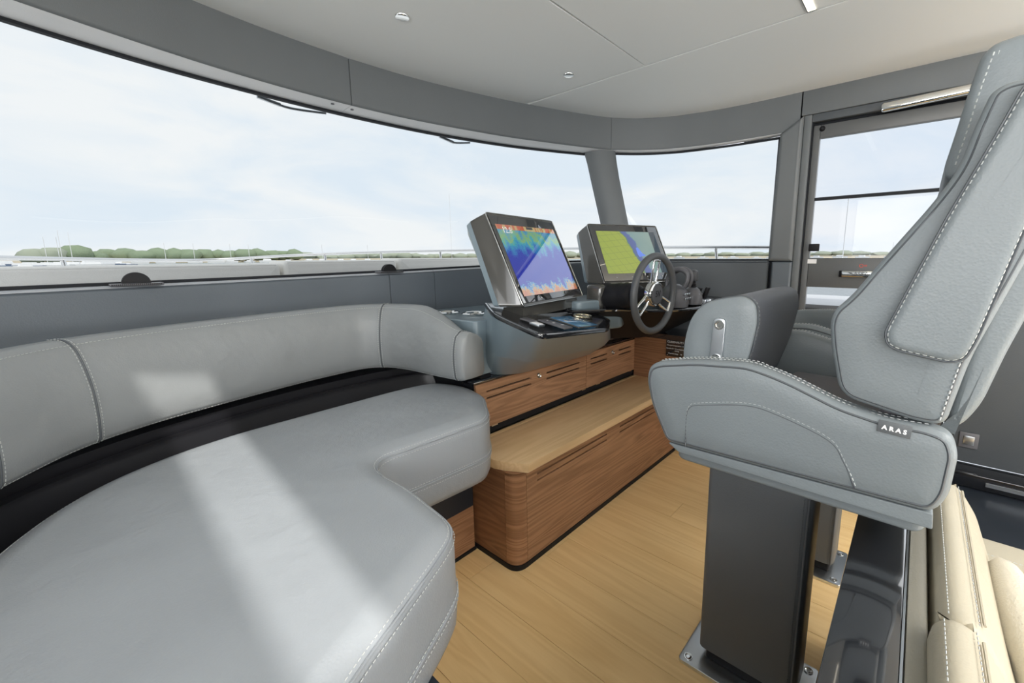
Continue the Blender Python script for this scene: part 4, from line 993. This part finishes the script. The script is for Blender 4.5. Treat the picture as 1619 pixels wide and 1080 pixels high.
def bolster(C):
    sec = [(.405, .90), (.420, .95), (.418, 1.0), (.405, 1.055), (.375, 1.092), (.33, 1.106), (.285, 1.113), (.262, 1.098), (.256, 1.06), (.266, .99), (.290, .90), (.315, .835), (.345, .82), (.39, .83)]
    P = fillet(sec, .03)
    b = puff('bolster', sec, 'X', .985, 1.398, .012, 'bolster', C, fil=.03)
    e = puff('bolster_end', sec, 'X', .972, .9845, .006, 'chair', b, fil=.03, bulge=.006, bi=.015)
    Q = inset([V(q) for q in P], -.0005)
    tube('piping', [V((.9855, q.x, q.y)) for q in Q], .0022, 'piping', b, 6, closed=True)
    stitches('stitching', [V((.992, q.x, q.y)) for q in Q], 'thread', b, closed=True, r=.001)
    hp_ = puff('hinge_plate', [(.318, 1.062), (.344, 1.062), (.352, .93), (.322, .93)], 'X', .958, .966, .0015, 'steel', b, fil=.012)
    for (y, z) in ((.331, 1.047), (.334, .968)):
        lathe('hinge_screw', [(.0001, .0), (.006, .0), (.007, -.002), (.011, -.002), (.0115, .002)], (.957, y, z), (1, 0, 0), 'chrome', b, 20)
    return b
chair1 = helm_chair()
def copy_tree(o, parent=None):
    c = o.copy(); COL.objects.link(c)
    if parent is not None:
        inv = o.matrix_parent_inverse.copy(); c.parent = parent; c.matrix_parent_inverse = inv
    for ch in list(o.children): copy_tree(ch, c)
    return c
chair2 = copy_tree(chair1); chair2.location.x += .643
chair2['label'] = 'grey leather helm chair farther off, beside the starboard door, mostly hidden'
bolster(chair1)
# ================================================================ DIVIDER, SOFA, CUSHION
cbk = thing('divider_cabinet', 'narrow glossy black divider top with bright steel edge behind the chair', 'cabinet', (.9, .0, 0))
box('top', .20, 1.45, -.031, .048, .640, .667, 'black', cbk, .0015)
box('steel_edge', .20, 1.45, -.0345, -.0315, .655, .668, 'steel', cbk)
box('carcass', .22, 1.43, -.028, .04, 0, .6395, 'blackmat', cbk)
so_ = thing('saloon_sofa', 'cream leather saloon sofa with piped back cushions behind the helm chair', 'sofa', (.9, -.4, 0))
box('back_board', .15, 1.30, -.062, -.036, .0, .655, 'taupe', so_, .006)
bk = [(-.070, .36), (-.066, .62), (-.072, .665), (-.090, .680), (-.118, .674), (-.150, .62), (-.19, .50), (-.21, .36)]
def backcush(x0, x1, dz=0, dy=0):
    P = [(a+dy, b+dz if b > .4 else b) for a, b in bk]
    c = puff('back_cushion', P, 'X', x0, x1, .02, 'cream', so_, fil=.015, bulge=.004, bi=.02)
    for q in ((-.1215+dy, .6735+dz),): tube('piping', [(x0+.03, q[0], q[1]), (x1-.03, q[0], q[1])], .0022, 'cream', c, 6)
    for q in ((-.082+dy, .6785+dz), (-.115+dy, .6775+dz)): stitches('stitching', [V((x0+.02, q[0], q[1])), V((x1-.02, q[0], q[1]))], 'thread', c, r=.0008)
backcush(.775, 1.30); backcush(.20, .77, .018, .008)
puff('seat', [(.25, -.70), (1.32, -.70), (1.32, -.16), (.25, -.16)], 'Z', .12, .25, .03, 'cream', so_, fil=.03, bulge=.01)
box('base', .22, 1.45, -.72, -.08, .02, .118, 'taupe', so_, .01)
aa = puff('armrest', [(-.74, .18), (-.10, .18), (-.10, .50), (-.74, .50)], 'X', 1.325, 1.44, .015, 'cream', so_, fil=.02)
stitches('stitching', [V((1.352, -.12, .5005)), V((1.352, -.72, .5005))], 'thread', aa, r=.0008)
cu = thing('scatter_cushion', 'cream linen scatter cushion leaning on the cream sofa back', 'cushion', (.98, -.28, .41))
def pillow(T, c, ux_, uy_, s, th_, m):
    ux_ = V(ux_).normalized(); uy_ = V(uy_).normalized(); nz_ = ux_.cross(uy_); c = V(c); N = 16; vs = []; fs = []
    for side in (1, -1):
        for i in range(N+1):
            for j in range(N+1):
                a = -1+2*i/N; b = -1+2*j/N; k = max(0, (1-a*a)*(1-b*b))**.38
                pin = 1-.05*(1-abs(b)**2)*abs(a)**3; pin2 = 1-.05*(1-abs(a)**2)*abs(b)**3
                q_ = 1-.16*abs(a*b)**2.5; pin *= q_; pin2 *= q_
                vs.append(c+ux_*a*s*pin+uy_*b*s*pin2+nz_*side*th_*k)
    M_ = (N+1)**2
    for sd in (0, 1):
        for i in range(N):
            for j in range(N):
                q = sd*M_+i*(N+1)+j; fs.append((q, q+1, q+N+2, q+N+1))
    me = bpy.data.meshes.new('cover'); me.from_pydata([tuple(v) for v in vs], [], fs)
    bm = bmesh.new(); bm.from_mesh(me); bmesh.ops.remove_doubles(bm, verts=bm.verts[:], dist=.0005); bmesh.ops.recalc_face_normals(bm, faces=bm.faces[:]); bm.to_mesh(me); bm.free()
    o = finish('cover', me, m, T, True, 70); return o
pillow(cu, (1.06, -.248, .425), (1, .04, 0), (-.02, .36, .93), .19, .055, 'pillowc')
